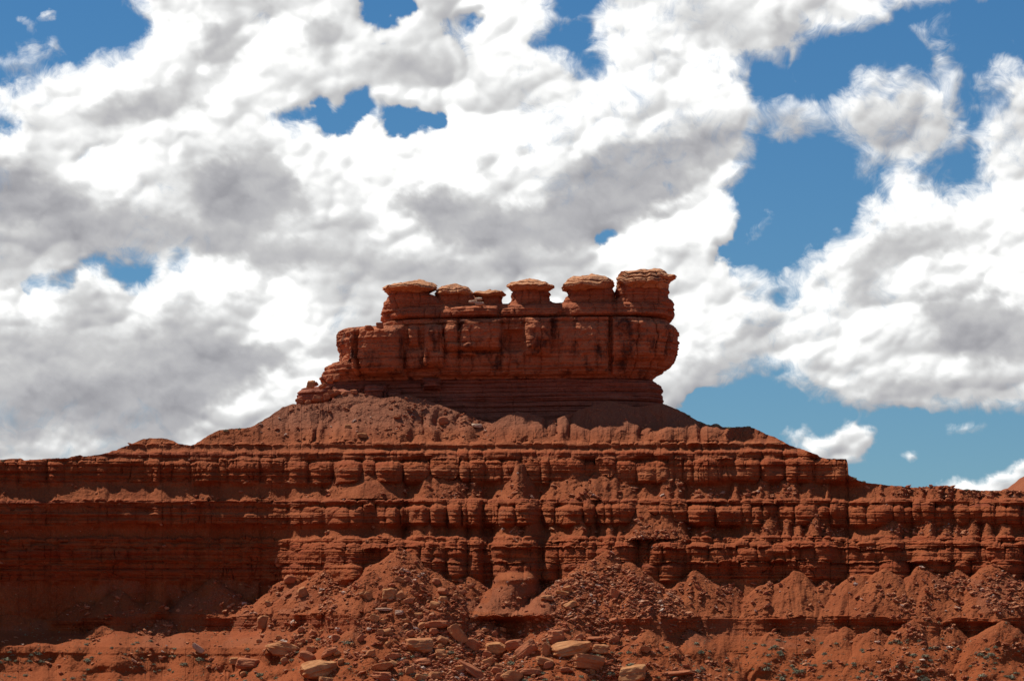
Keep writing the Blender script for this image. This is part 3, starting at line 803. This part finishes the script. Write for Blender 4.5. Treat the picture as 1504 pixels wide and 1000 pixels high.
def solid(name, prof, b, Yf, mat, parent, origin, py_step=.9, px_step=.95, p=5.0, bumps=(), grooves=(), amp=(.9, .5, .5), seed=0, topround=1.2, jointw=None, lay=1.0, zj=0.0):
    """closed rock mass; prof = [(row, left column, right column[, inset])], Yf = distance of its front face"""
    pr = np.array([(q + (0,))[:4] for q in prof], float)
    py = np.arange(pr[0, 0], pr[-1, 0] + 1e-6, py_step)       # top to bottom
    L = np.interp(py, pr[:, 0], pr[:, 1]); Rr = np.interp(py, pr[:, 0], pr[:, 2]); ins = np.interp(py, pr[:, 0], pr[:, 3])
    wmax = (Rr - L).max()
    k = (Yf + b * .45) / F
    nfr = int(wmax / px_step); nsd = max(14, int(b * 2 / k / 3.2)); nbk = nfr // 3
    # plan outline: front samples in x, then sides, then back
    xf = np.sin(np.linspace(-1, 1, nfr) * math.pi / 2 * .93) / math.sin(math.pi / 2 * .93)
    xf = .55 * np.linspace(-1, 1, nfr) + .45 * xf
    xf = xf * .985
    yf = -(1 - np.abs(xf) ** p) ** (1 / p)
    ysd = np.linspace(yf[-1], -yf[-1], nsd + 2)[1:-1]
    xs_ = (1 - np.abs(ysd) ** p) ** (1 / p)
    xb = np.linspace(.985, -.985, nbk); ybk = (1 - np.abs(xb) ** p) ** (1 / p)
    ux = np.concatenate([xf, xs_, xb, -xs_]); uy = np.concatenate([yf, ysd, ybk, -ysd])
    n = len(ux)
    nx = np.sign(ux) * np.abs(ux) ** (p - 1); ny = np.sign(uy) * np.abs(uy) ** (p - 1)
    # normals with aspect
    am = wmax / 2 * k
    nx = nx / am; ny = ny / b
    ln = np.hypot(nx, ny); nx /= ln; ny /= ln
    a = (Rr - L)[:, None] / 2 * k
    xc = ((Rr + L)[:, None] / 2 - CX) * k
    z = (HY - py)[:, None] * k
    bb_ = b - ins[:, None]
    # thin sections keep a proportionate depth
    X = xc + a * ux[None, :]; Yy = (Yf + b) + bb_ * uy[None, :]
    Z = z + 0 * X
    PXs = X / k + CX; PYs = py[:, None] + 0 * X
    fr = np.clip(-ny, 0, 1)[None, :]
    disp = amp[0] * fbm(X / 5.0, Z / 4.0, Yy / 5.0, oct=4, seed=seed + 1, gain=.55)
    disp += amp[1] * lay * fbm(X / 40.0, Z / .75, Yy / 40.0, oct=3, seed=seed + 2, gain=.65)
    disp += amp[2] * fbm(X / 1.3, Z / 1.1, Yy / 1.3, oct=3, seed=seed + 3, gain=.6)
    if jointw:
        t, w, rr = blocks((PXs + Yy * 3 + 3 * fbm(X / 3, Z / 3, oct=2, seed=seed + 9)).ravel(), seed + 5, jointw[0], jointw[1], -900, 5000)
        t = t.reshape(X.shape); w = w.reshape(X.shape); r0 = rr[:, 0].reshape(X.shape)
        disp += (np.clip(1 - np.abs(t) ** 4, 0, 1) ** .5 - .7) * jointw[2] * (.5 + r0)
    for (x0, x1, y0, y1, am_, sf) in bumps:
        tx = np.clip(1 - np.abs((PXs - (x0 + x1) / 2 + 1.6 * fbm(X / 2, Z / 2, oct=2, seed=int(x0))) / ((x1 - x0) / 2)) ** sf, 0, 1)
        ty = np.clip(1 - np.abs((PYs - (y0 + y1) / 2 + 1.6 * fbm(X / 2, Z / 2, oct=2, seed=int(y0) + 7)) / ((y1 - y0) / 2)) ** sf, 0, 1)
        disp += 1.7 * am_ * tx ** .5 * ty ** .8 * sstep(fr + 0 * X, .5, .95)
    for (gy, gw, gd) in grooves:
        wob = gy + 1.3 * fbm(X / 14, X * 0, oct=2, seed=int(gy))
        disp -= gd * np.exp(-((PYs - wob) / gw) ** 2)
    # the left end of the butte stands farther back than the right end
    Yy = Yy + SKEW * np.clip((890 - CX) * k - X, 0, None)
    # taper displacement close to narrow tops
    X = X + nx[None, :] * disp * np.minimum(1, a / 3); Yy = Yy + ny[None, :] * disp
    Z = Z + zj * fbm(X / 3.5, Yy / 3.5, oct=3, seed=seed + 6)
    sc_y = 1 + SKEW * max(0.0, (890 - CX) * k - X.mean()) / Yf
    dxm_ = X.mean() * (sc_y - 1)
    X = X + dxm_; Z = Z * sc_y
    # top closure rows
    rows = []
    cxm = X[0].mean(); cym = Yy[0].mean()
    for sc_, dzc in ((0.0, 1.0), (.35, .95), (.7, .8), (.88, .55), (.96, .25)):
        rr_ = np.stack([cxm + (X[0] - cxm) * sc_, cym + (Yy[0] - cym) * sc_,
                        Z[0] + topround * dzc + .3 * fbm(X[0] * sc_ / 2.0, Yy[0] * sc_ / 2.0, oct=3, seed=seed + 4) * (sc_ < .95)], -1)
        rows.append(rr_)
    body = np.stack([X, Yy, Z], -1)
    bot = []
    xcb = X[-1].mean()
    for sc_ in (.9, .5, 0.0):
        bot.append(np.stack([xcb + (X[-1] - xcb) * sc_, cym + (Yy[-1] - cym) * sc_, Z[-1] + 0 * X[-1] + .05], -1))
    A = np.concatenate([np.array(rows), body, np.array(bot)], 0)
    f = grid_faces(A.shape[0], A.shape[1], True)[:, ::-1]
    v = A.reshape(-1, 3) - np.array(origin)
    me = mesh_np(name, v, f, mat)
    o = link(name, me, parent)
    return o

# tall wall
SKEW = .14
wall_prof = [(472, 562, 978), (475, 556, 980), (478, 548, 985), (480.5, 500, 989), (484, 495, 993), (490, 493, 995.5), (500, 492, 993), (506, 494, 995), (512, 500, 993), (517, 499, 994.5), (524, 498, 990),
             (528.5, 497, 989), (530, 485, 988), (534, 479, 985), (538, 477, 979), (543, 472, 974), (548, 470, 967), (553, 469, 958, .8), (556.5, 470, 957, 2.2), (560, 474, 957, 2.6)]
wall = solid("cliff_wall", wall_prof, 22, YB - 1.2, M_WALL, butte, bpos, bumps=[
    (521, 593, 480, 554, 3.0, 6), (623, 652, 479, 545, 2.6, 5), (651, 676, 474, 521, 1.9, 4), (675, 737, 473, 520, 2.4, 7), (771, 810, 471, 529, 2.4, 3), (594, 628, 515, 546, 1.5, 5),
    (600, 616, 483, 512, 1.2, 4), (656, 700, 508, 526, 1.2, 4), (893, 1000, 472, 535, 1.6, 6), (492, 527, 479, 552, 1.2, 6), (820, 893, 480, 555, 1.0, 6), (735, 770, 520, 556, .8, 5), (640, 735, 522, 556, .8, 6),
    (738, 770, 488, 520, -1.4, 4), (893, 899, 468, 556, -1.6, 4), (528, 533, 485, 556, -1.5, 3)],
    grooves=[(478, 1.2, .5), (507, 1.0, .45), (548, 1.3, .7), (541, 1, .4), (520, .8, .3)], amp=(1.2, .42, .5), seed=100, jointw=(14, 60, 1.0), topround=.3)
ledge_prof = [(447, 600, 960, 6), (449, 566, 985, 3), (452, 563, 988, 1.5), (457, 561, 989.5, .6), (464, 559.5, 989, 0), (467, 562, 988), (470, 566, 983, .8), (472.5, 569, 978, 2.0), (476, 569, 978, 2.0)]
ledge = solid("upper_ledge", ledge_prof, 19, YB + 1.0, M_PILLAR, butte, bpos, bumps=[
    (663, 732, 452, 470, 2.2, 5), (646, 664, 457, 470, 1.2, 4), (735, 756, 455, 470, 1.0, 4), (905, 990, 444, 471, 1.6, 6), (560, 640, 452, 471, 1.0, 6), (750, 820, 450, 471, 1.0, 5), (836, 900, 446, 471, 1.0, 5)],
    grooves=[(471.5, 1.0, .8), (459, .8, .3)], amp=(.9, .4, .45), seed=140, jointw=(16, 50, .8), topround=.2)
base_prof = [(553, 480, 955, 2.5), (556, 476, 957, 2.0), (560, 470, 961, 1.6), (566, 462, 967, 1.0), (569, 440, 970, .7), (575, 433, 972.5, .5), (583, 431, 973, .4), (592, 430, 973, 0), (600, 425, 975, -.3), (615, 420, 978, -1.0), (645, 420, 985, -2.2)]
base = solid("base_beds", base_prof, 22, YB + .6, M_BASE, butte, bpos, bumps=[
    (621, 648, 557, 577, 2.6, 3), (535, 569, 567, 596, 4.0, 4), (566, 590, 574, 600, 3.0, 3), (436, 486, 566, 596, 3.6, 4), (486, 530, 572, 600, 2.4, 3), (640, 700, 585, 620, 1.0, 4)],
    grooves=[(556.5, 1.4, 1.2), (566, .8, .5), (573, .7, .4), (580, .9, .7), (587, .7, .5), (594, .9, .7), (602, .8, .6), (610, 1, .7)], amp=(.7, .8, .35), seed=180, jointw=(20, 70, .5), topround=.2)

def pillar(prof, b, Yf, cprof, cb, cYf, seed, cgr=()):
    ps = solid("pillar", prof, b, Yf, M_PILLAR, butte, bpos, px_step=.9, py_step=.8, p=3.2, amp=(.75, .4, .35), seed=seed, jointw=(10, 30, .6), zj=.3, topround=.1)
    cs = solid("capstone", cprof, cb, cYf, M_CAP, ps, bpos, px_step=.8, py_step=.55, p=2.6, amp=(.8, .35, .3), seed=seed + 30, topround=.25, lay=1.2, zj=.75, jointw=(9, 26, .7), grooves=cgr)
    return ps
YP = YB + 2.5
pillar([(425, 571, 629), (428, 571, 624), (433, 572, 630), (437, 569, 644), (442, 566, 652), (447, 563, 660), (452, 562, 668), (458, 560, 668)], 9, YP + .6, [(412.3, 604, 620, 7), (413.5, 592, 628, 5), (415.5, 578, 633, 3.4), (418, 567, 637, 1.7), (420.5, 560.5, 641, .3), (422.5, 562, 640, 0), (424.5, 567, 636, .4), (426.5, 570, 631, 1.6), (428.5, 572, 626, 3.4)], 11, YP - 3.6, 210, [(421.5,.7,.7)])
pillar([(428, 641, 692), (433, 641, 694), (436, 640, 701), (440, 639, 706), (446, 636, 708), (454, 640, 708)], 8, YP + 2, [(417.3, 664, 674, 6), (418.5, 656, 682, 4), (420.5, 648, 687, 2.2), (424, 641, 690, .8), (428, 639, 694, 0), (431.5, 640, 694, .3), (434, 643, 692, 2.0)], 9.5, YP - 1, 240, [(427,.7,.8)])
pillar([(431, 703, 736), (435, 704, 738), (441, 707, 736), (446, 705, 737), (454, 700, 742)], 7, YP + 3.4, [(426.2, 714, 728, 5), (427.3, 703, 736, 2.6), (429.3, 697, 741, .8), (431.2, 694, 743, 0), (433.0, 702, 739, .8), (435, 711, 736, 3)], 8.5, YP - .6, 270, [(432,.6,.6)])
pillar([(425, 754, 804), (429, 752, 806), (433, 752, 807), (437, 755, 804), (441, 753, 806), (445, 749, 812), (449, 745, 820), (453, 742, 826), (460, 740, 832)], 9, YP + .6, [(409.3, 774, 784, 7), (410.8, 762, 796, 5), (413.2, 753, 804, 3), (416, 748, 809, 1.2), (419, 746.5, 813, 0), (421.5, 748, 811, .3), (424, 752, 806, 1.4), (426.5, 756, 801, 3.4)], 11, YP - 3.4, 300, [(415.5,.6,.7),(420.5,.6,.6)])
pillar([(422, 835, 896), (427, 835, 899), (432, 836, 901), (437, 833, 902), (442, 829, 904), (446, 823, 905), (455, 815, 905)], 9, YP + .6, [(404.6, 853, 882, 6), (406, 842, 889, 4.2), (408.5, 834, 896, 2.8), (411.2, 832, 901, 2.2), (413.2, 831, 903, 2.2), (415, 827, 903, .6), (418, 825.5, 901, 0), (421, 828, 899, .3), (424, 834, 896, 1.8), (426, 838, 894, 3.4)], 11, YP - 3.4, 330, [(413.6,.7,1.3),(418,.5,.5)])
pillar([(420, 908, 980), (426, 905, 981.5), (432, 904, 981), (438, 905, 982), (441, 900, 986), (446, 899, 989), (455, 897, 989.5)], 11, YP, [(394.5, 958, 976, 7), (396, 938, 979, 4.6), (398.5, 917, 981, 3), (400.5, 911, 984, 2.4), (402.5, 910, 992, 2.2), (404.2, 909, 994, 2.0), (406, 907, 990, 1.4), (409, 906, 986, .7), (413, 905.5, 983, 0), (417, 907, 982, .3), (420, 912, 981, 1.6), (424, 918, 979, 3.2)], 13, YP - 4, 360, [(402,.6,1.0),(407.5,.7,1.2),(412.5,.6,.7)])

# ------------------------------------------------------------------ boulders
def ico(sub):
    import bmesh
    bm = bmesh.new(); bmesh.ops.create_icosphere(bm, subdivisions=sub, radius=1.0)
    v = np.array([q.co[:] for q in bm.verts]); f = np.array([[w.index for w in q.verts] for q in bm.faces]); bm.free()
    return v, f
IV4, IF4 = ico(5)
def boulder_mesh(seed, mat, flat=.6, sub=(IV4, IF4)):
    rg = np.random.RandomState(seed)
    d = sub[0] / np.linalg.norm(sub[0], axis=1)[:, None]
    N = rg.normal(size=(9, 3)); N /= np.linalg.norm(N, axis=1)[:, None]
    N = np.concatenate([N, [[0, 0, 1], [0, 0, -1], [1, .1, 0], [-1, .05, .1], [0, -1, .1], [0, 1, 0]]])
    N += rg.normal(size=N.shape) * .08; N /= np.linalg.norm(N, axis=1)[:, None]
    H = rg.uniform(.72, 1.05, len(N))
    dots = np.clip(d @ N.T, 1e-3, None)
    rad = np.minimum(np.power(np.sum(np.power(dots / H, 30), axis=1), -1 / 30.0), 1.25)
    v = d * rad[:, None]
    v += d * (.16 * fbm(v[:, 0] * 1.6, v[:, 1] * 1.6, v[:, 2] * 1.6, oct=5, seed=seed, gain=.6))[:, None]
    v[:, :2] *= 1 + (.06 * fbm(v[:, 0] * .3, v[:, 2] * 7.0, oct=3, seed=seed + 5, gain=.6))[:, None]
    me = mesh_np("boulder", v * np.array([1, .85, flat]), sub[1], mat, smooth=True)
    try:
        me.set_sharp_from_angle(angle=R(38))
    except Exception:
        pass
    return me
BM_T = [boulder_mesh(500 + i, M_BOUL, .55 + .05 * (i % 5)) for i in range(8)]
BM_R = [boulder_mesh(540 + i, M_BOULR, .55 + .06 * (i % 4)) for i in range(6)]
BM_P = [boulder_mesh(580 + i, M_PALE, .5) for i in range(3)]
IV2, IF2 = ico(3)
BS_T = [boulder_mesh(600 + i, M_BOUL, .6, (IV2, IF2)) for i in range(6)]
BS_R = [boulder_mesh(640 + i, M_BOULR, .6, (IV2, IF2)) for i in range(6)]
rnd = random.Random(7)
def put_boulder(px, py, wpx, hpx, mesh, label, group=None, tilt=0.0, P=None, sink=.22):
    """px,py = middle of the foot of the boulder"""
    if P is None: P = surf(px, py)
    k = P[1] / F
    a = wpx * k / 2; hh = hpx * k / 2
    zs = max(abs(c.co.z) for c in mesh.vertices[:60]) if False else .62
    o = link("boulder", mesh)
    o.scale = (a, a * rnd.uniform(.75, 1.0), hh / zs)
    o.rotation_euler = (rnd.uniform(-.12, .12), tilt, rnd.choice((0, math.pi)) + rnd.uniform(-.35, .35))
    o.location = (P[0], P[1] + a * .3, P[2] + hh * (1 - sink))
    tag(o, label, "boulder", group)
    return o
# (foot column, foot row, width, height, T tan / R red / P pale, variant, tilt degrees, label)
BIG = [
 (414, 962, 52, 26, 'T', 0, 8, "broad tan boulder with a pale scarred face, upper left of the boulder field"),
 (468, 992, 56, 30, 'T', 1, -14, "big rounded tan boulder leaning left at the lower left of the boulder field"),
 (452, 972, 28, 20, 'R', 0, -30, "red-brown slab propped against the big rounded tan boulder"),
 (387, 920, 28, 21, 'T', 2, 4, "square-cut orange block standing alone above the broad tan boulder"),
 (483, 962, 30, 12, 'R', 1, -18, "low wedge of red rock just above the big rounded tan boulder"),
 (362, 980, 36, 16, 'R', 2, 6, "dark red boulder left of the big rounded tan boulder"),
 (345, 974, 22, 12, 'T', 3, 0, "small squat orange boulder at the left fringe of the boulder field"),
 (616, 957, 46, 22, 'T', 4, -6, "long layered tan boulder with a split side in the middle of the field"),
 (562, 984, 38, 15, 'T', 5, -12, "flat tan slab lying over a red block near the bottom edge"),
 (562, 997, 34, 13, 'R', 3, 0, "red block carrying the flat tan slab near the bottom edge"),
 (575, 968, 24, 12, 'R', 4, 8, "dark red rounded boulder above the flat tan slab"),
 (620, 975, 30, 12, 'R', 5, 0, "low dark red boulder beneath the long layered tan boulder"),
 (672, 944, 22, 34, 'T', 6, 38, "upright tan slab leaning to the right, tallest of the leaning slabs"),
 (694, 952, 26, 22, 'R', 0, 35, "short red slab leaning behind the upright tan slab"),
 (650, 944, 18, 12, 'T', 7, -12, "striped pale tan block left of the upright leaning slab"),
 (730, 957, 34, 20, 'T', 0, -4, "rounded bright tan boulder with a shadowed foot, centre of the field"),
 (757, 954, 34, 18, 'R', 1, 6, "red-tan boulder touching the rounded bright tan boulder"),
 (772, 962, 34, 22, 'R', 2, -38, "jagged dark boulder of stacked slabs right of the centre"),
 (817, 944, 30, 22, 'R', 3, 6, "domed red-brown boulder behind the long tan boulder"),
 (838, 960, 62, 24, 'T', 1, -14, "long tan boulder sloping up to the right, largest right of centre"),
 (803, 962, 16, 22, 'T', 2, 0, "narrow tan block wedged at the left end of the long sloping boulder"),
 (882, 958, 30, 16, 'T', 3, 6, "tan and dark grey boulder at the right end of the long sloping boulder"),
 (876, 942, 26, 10, 'R', 4, 0, "low red-brown boulder on the slope above the two-toned boulder"),
 (864, 980, 52, 20, 'T', 4, -10, "wide rough tan boulder in the lower right of the field"),
 (798, 977, 30, 16, 'T', 5, -12, "pointed tan boulder with a flat sunlit top below the long sloping boulder"),
 (716, 977, 20, 12, 'T', 6, -8, "small egg-shaped tan boulder in the lower middle of the field"),
 (730, 981, 16, 9, 'T', 7, -10, "small tan stone right against the egg-shaped boulder"),
 (692, 990, 52, 16, 'R', 5, 36, "long red slab tipped down to the right near the bottom edge"),
 (750, 1001, 32, 24, 'T', 0, 2, "blocky tan boulder cut by the bottom edge of the view"),
 (779, 990, 34, 13, 'R', 0, 0, "low red ledge block beside the blocky tan boulder"),
 (832, 987, 22, 9, 'R', 1, 4, "small flat red boulder below the wide rough boulder"),
 (868, 989, 14, 9, 'T', 2, 0, "small round tan stone under the wide rough boulder"),
 (930, 999, 52, 28, 'T', 3, -8, "large lumpy tan boulder at the right end of the field by the bottom edge"),
 (996, 992, 52, 9, 'R', 2, -5, "thin dark slab lying flat with a hollow beneath it, right of the lumpy boulder"),
 (947, 958, 18, 14, 'T', 5, 0, "lone round orange boulder below the shaded low cliff"),
 (903, 942, 16, 12, 'R', 3, -20, "small tilted red block above the boulder field's right half"),
 (478, 1003, 24, 11, 'T', 4, 0, "tan stone half cut off by the bottom edge under the big rounded boulder"),
 (640, 921, 36, 14, 'R', 4, 0, "wide red block above the long layered tan boulder"),
 (1185, 959, 12, 9, 'T', 1, 0, "small orange boulder lying in the gully right of the low cones"),
 (443, 874, 20, 14, 'T', 2, -20, "lone tan boulder resting on the rubble above the left mound"),
 (570, 879, 24, 18, 'T', 6, 6, "angular orange block high in the rubble chute"),
 (586, 878, 18, 12, 'T', 3, -20, "orange slab stacked against the angular block in the rubble chute"),
 (562, 897, 26, 7, 'P', 0, 4, "thin pale slab at the foot of the rubble chute"),
 (586, 903, 16, 10, 'P', 1, 0, "whitish crumbly boulder beside the thin pale slab"),
 (802, 881, 20, 8, 'T', 4, -10, "flat orange slab below the smooth red spur"),
 (827, 874, 24, 9, 'T', 5, 8, "orange slab with a dark underside on the rubble fan"),
 (836, 892, 20, 10, 'T', 7, -22, "pair-like tan slab low on the rubble fan"),
 (902, 877, 14, 18, 'R', 5, 12, "dark upright block on the right side of the rubble fan"),
 (410, 829, 15, 17, 'R', 3, 0, "dark rounded block at the edge of the shaded alcove"),
 (291, 962, 10, 26, 'P', 2, 52, "pale streaked log-like slab in the gully below the shaded cliff"),
 (745, 856, 6, 5, 'P', 1, 0, "tiny pale stone on the smooth red spur"),
 (531, 641, 20, 7, 'T', 2, 6, "flat tan block on the grey scree left of centre"),
 (510, 627, 12, 6, 'T', 3, 0, "small tan block high on the grey scree"),
 (652, 624, 18, 14, 'R', 1, 0, "dark red boulder stranded on the crest of the upper scree cone"),
 (583, 615, 12, 8, 'R', 0, 0, "small red boulder in a gully of the upper scree"),
 (699, 628, 15, 9, 'P', 0, 6, "pale cream boulder at the right foot of the upper scree cone"),
 (383, 624, 7, 4, 'P', 1, -20, "tiny pale rock on the left ridge of the upper scree"),
 (876, 758, 12, 7, 'T', 6, 0, "small tan block on the talus bench under the columned cliff"),
]
# things standing on the butte itself
YT = YB + 3
def bp(px, py, Y): return np.array([(px - CX) / F * Y, Y, (HY - py) / F * Y])
for (px, py, w_, h_, kd, i, tl, lb) in BIG:
    ms = {'T': BM_T, 'R': BM_R, 'P': BM_P}[kd]
    put_boulder(px, py, w_, h_, ms[i % len(ms)], lb, tilt=R(tl))
for (px, py, w_, h_, ms, lb, Y) in (
    (457, 569, 15, 12, BM_T[3], "small orange boulder perched on the ledge at the left foot of the butte", YB + 1.5),
    (694, 446, 12, 7, BM_P[0], "leftmost pale rock of the pile beside the third pillar", YB + 2.5),
    (704, 450, 15, 9, BM_P[1], "largest pale layered rock of the pile beside the third pillar", YB + 1.5),
    (703, 441, 12, 5, BM_P[2], "flat pale rock on top of the pile beside the third pillar", YB + 4.5),
    (542, 485, 16, 8, BM_R[1], "red boulder on the stepped left shoulder of the butte", YB + 1.5),
    (558, 482, 12, 9, BM_R[2], "red block leaning under the leftmost pillar on the shoulder", YB + 2)):
    put_boulder(px, py, w_, h_, ms, lb, P=bp(px, py, Y), sink=.15)
for k_, (px, py, w_, h_) in enumerate(((440, 592, 14, 9), (452, 594, 11, 7), (466, 590, 15, 10), (480, 586, 12, 9), (492, 583, 17, 12), (505, 582, 12, 8), (474, 570, 13, 9), (484, 563, 11, 8),
                                     (463, 567, 9, 6), (494, 558, 12, 9), (486, 578, 10, 7), (520, 579, 12, 8))):
    put_boulder(px, py, w_, h_, BM_R[k_ % 6], "broken red block fallen on the stepped left foot of the butte", "broken blocks at the left foot of the butte",
                tilt=rnd.uniform(-.5, .5), P=bp(px, py, YB + (3.0 if py < 575 else -1.5)), sink=.1)
# scattered smaller boulders
nb = 0
tries = 0
while nb < 220 and tries < 20000:
    tries += 1
    px = rnd.gauss(630, 190); py = rnd.uniform(852, 1000)
    if not (330 < px < 985): continue
    if 715 < px < 800 and py < 900: continue
    if 420 < px < 550 and 888 < py < 925: continue
    dens_ = math.exp(-((px - 620) / 250) ** 2) * (1 if py > 930 else .75)
    if rnd.random() > dens_: continue
    w_ = 4.5 + 15 * rnd.random() ** 2.6
    tan = rnd.random() < .55
    ms = rnd.choice(BS_T if tan else BS_R)
    put_boulder(px, py, w_, w_ * rnd.uniform(.6, .95), ms,
                "small tan boulder scattered among the bigger ones of the boulder field" if tan else "small red-brown boulder scattered among the bigger ones of the boulder field",
                "small tan boulders of the boulder field" if tan else "small red-brown boulders of the boulder field", tilt=rnd.uniform(-.5, .5), sink=.25)
    nb += 1

# rubble: thousands of stones on the talus
def rubble():
    rg = np.random.RandomState(12)
    v0_, f0_ = ico(2)
    shapes = []
    for s_ in range(10):
        sv = v0_ * (1 + .28 * rg.normal(size=(len(v0_), 1)).clip(-1.2, 1.2)) * np.array([1, .8, .6])
        shapes.append(sv)
    Ptal = TAL * (.035 + RUB * 1.0)
    Ptal = Ptal * (PX > -20) * (PX < 1524) * (PY < 1010)
    clus = sstep(fbm(Xm / 9, Zm / 6, oct=3, seed=33), -.1, .45)
    Ptal = Ptal * (.15 + clus)
    Ptal += .5 * (PY > 915) * (PY < 1005) * np.exp(-((PX - 640) / 250) ** 2) * (.1 + clus)
    # upper grey scree is stony too
    Ptal += .30 * TAL * (S < 645) * (PX > 400) * (PX < 720) * (.3 + clus)
    w = Ptal.ravel(); w = w / w.sum()
    N = 16000
    idx = rg.choice(len(w), N, p=w)
    P = V.reshape(-1, 3)[idx]
    up = (PY.ravel()[idx] < 700)
    sz = .16 + .75 * rg.rand(N) ** 5 ; sz *= np.where(up, .7, 1.0)
    vs = []; fs = []; tone = []
    nv = len(v0_)
    for i in range(N):
        a = rg.rand() * 6.28; c, s = math.cos(a), math.sin(a)
        sv = shapes[i % 10] * sz[i] * np.array([rg.uniform(.7, 1.5), 1, rg.uniform(.6, 1.1)])
        x = sv[:, 0] * c - sv[:, 1] * s; y = sv[:, 0] * s + sv[:, 1] * c
        b_ = rg.uniform(-.5, .5)
        vs.append(np.stack([x, y, sv[:, 2] + b_ * x], -1) + P[i] + np.array([0, -sz[i] * .1, sz[i] * .2]))
        fs.append(f0_ + i * nv)
        tone.append(np.full(nv, rg.rand()))
    m, q, b = new_mat("rubble_rock")
    t = attr(q, 'tone')
    P_ = q.n('ShaderNodeNewGeometry').outputs['Position']
    n = q.noise(P_, 2.5, 4, .6)
    c = q.mix(q.mapr(t, .2, .8), (.34, .10, .045), (.52, .23, .115))
    c = q.mix(q.mapr(t, .95, .98), c, (.62, .47, .36))
    c = q.mix(q.mapr(n, .4, .7, 0, .4), c, (.26, .07, .03))
    q.put(b.inputs['Base Color'], c)
    o = link("rubble", mesh_np("rubble", np.concatenate(vs), np.concatenate(fs), m, {'tone': np.concatenate(tone)}))
    tag(o, "loose red and tan stones strewn over the talus slopes", "rubble", kind='stuff')
rubble()

# ------------------------------------------------------------------ desert shrubs
def mat_shrub():
    m, q, b = new_mat("shrub_leaves", .8)
    oi = q.n('ShaderNodeObjectInfo').outputs['Random']
    tcn = q.n('ShaderNodeTexCoord').outputs['Object']
    n = q.noise(tcn, 4.0, 2, .5)
    c = q.mix(oi, (.24, .235, .14), (.38, .375, .26))
    c = q.mix(q.mapr(n, .4, .65), c, (.16, .16, .085))
    q.put(b.inputs['Base Color'], c)
    return m
M_SH = mat_shrub()
def shrub_mesh(seed, n=230):
    rg = np.random.RandomState(seed)
    d = rg.normal(size=(n, 3)); d[:, 2] = np.abs(d[:, 2]); d /= np.linalg.norm(d, axis=1)[:, None]
    c = d * (rg.rand(n, 1) ** .35) * np.array([1, 1, .75])
    lob = 1 + .25 * fbm(d[:, 0] * 2, d[:, 1] * 2, d[:, 2] * 2, oct=2, seed=seed)
    c *= lob[:, None]
    vs = []
    for i in range(n):
        t1 = rg.normal(size=3); t1 /= np.linalg.norm(t1)
        t2 = np.cross(t1, d[i]); t2 /= np.linalg.norm(t2) + 1e-6
        s = rg.uniform(.24, .42)
        vs += [c[i] - t2 * s * .5, c[i] + t1 * s * .5, c[i] + t2 * s * .5 + d[i] * s * .6]
    return mesh_np("shrub", np.array(vs), np.arange(3 * n).reshape(-1, 3), M_SH)
SH = [shrub_mesh(700 + i) for i in range(6)]
def put_shrub(px, py, w_, label, group):
    P = surf(px, py); k = P[1] / F
    o = link("shrub", rnd.choice(SH))
    a = w_ * k / 2
    o.scale = (a * rnd.uniform(.9, 1.3), a, a * rnd.uniform(.75, 1.05)); o.rotation_euler = (0, 0, rnd.uniform(0, 6.28))
    o.location = (P[0], P[1] + a * .2, P[2] - a * .05)
    tag(o, label, "shrub", group)
ns = 0
while ns < 270:
    px = rnd.uniform(-10, 1514); py = 935 + 66 * rnd.random() ** .8
    cl_ = float(vn(np.array([px / 26.0]), np.array([py / 14.0]), seed=88)[0])
    if rnd.random() > .35 + .9 * cl_: continue
    big = rnd.random() < .14
    put_shrub(px, py, rnd.uniform(9.5, 14) if big else rnd.uniform(5, 9), "small grey-green desert shrub dotted over the red ground below the cliffs", "desert shrubs on the lower red slope")
    ns += 1
for (x, y) in ((1040, 624), (1052, 625), (1070, 628), (1082, 628), (351, 629), (331, 632), (1099, 627), (1366, 715), (1382, 715), (1420, 719), (1255, 702), (1268, 707), (1030, 621), (1010, 610), (3, 676), (1436, 721), (1463, 722)):
    put_shrub(x, y + .8, rnd.uniform(5, 8), "low dark shrub growing on the skyline of the slope beside the butte", "skyline shrubs")
# sparse tufts of dry grass and tiny scrub
def tufts():
    rg = np.random.RandomState(21)
    vs = []
    n = 0
    while n < 1500:
        px = rg.uniform(-15, 1519); py = 908 + 98 * rg.rand() ** .8
        if float(vn(np.array([px / 38.0]), np.array([py / 16.0]), seed=89)[0]) < rg.uniform(-.7, .5): continue
        P = surf(px, py); s_ = rg.uniform(.16, .42)
        for k in range(16):
            d = rg.normal(size=3); d[2] = abs(d[2]); d /= np.linalg.norm(d)
            c = P + d * s_ * rg.rand() * np.array([1.2, 1, .8]); e1 = rg.normal(size=3) * s_ * .35; e2 = rg.normal(size=3) * s_ * .35
            vs += [c, c + e1, c + e2]
        n += 1
    m, q, b = new_mat("dry_scrub", .85)
    c = q.mix(q.mapr(q.noise(q.n('ShaderNodeNewGeometry').outputs['Position'], .35, 2), .4, .6), (.22, .20, .11), (.40, .36, .22))
    q.put(b.inputs['Base Color'], c)
    o = link("ground_cover", mesh_np("ground_cover", np.array(vs), np.arange(len(vs)).reshape(-1, 3), m))
    tag(o, "sparse tufts of dry grass and tiny scrub on the lower red slope", "ground cover", kind='stuff')
tufts()
print("objects", len(bpy.data.objects))
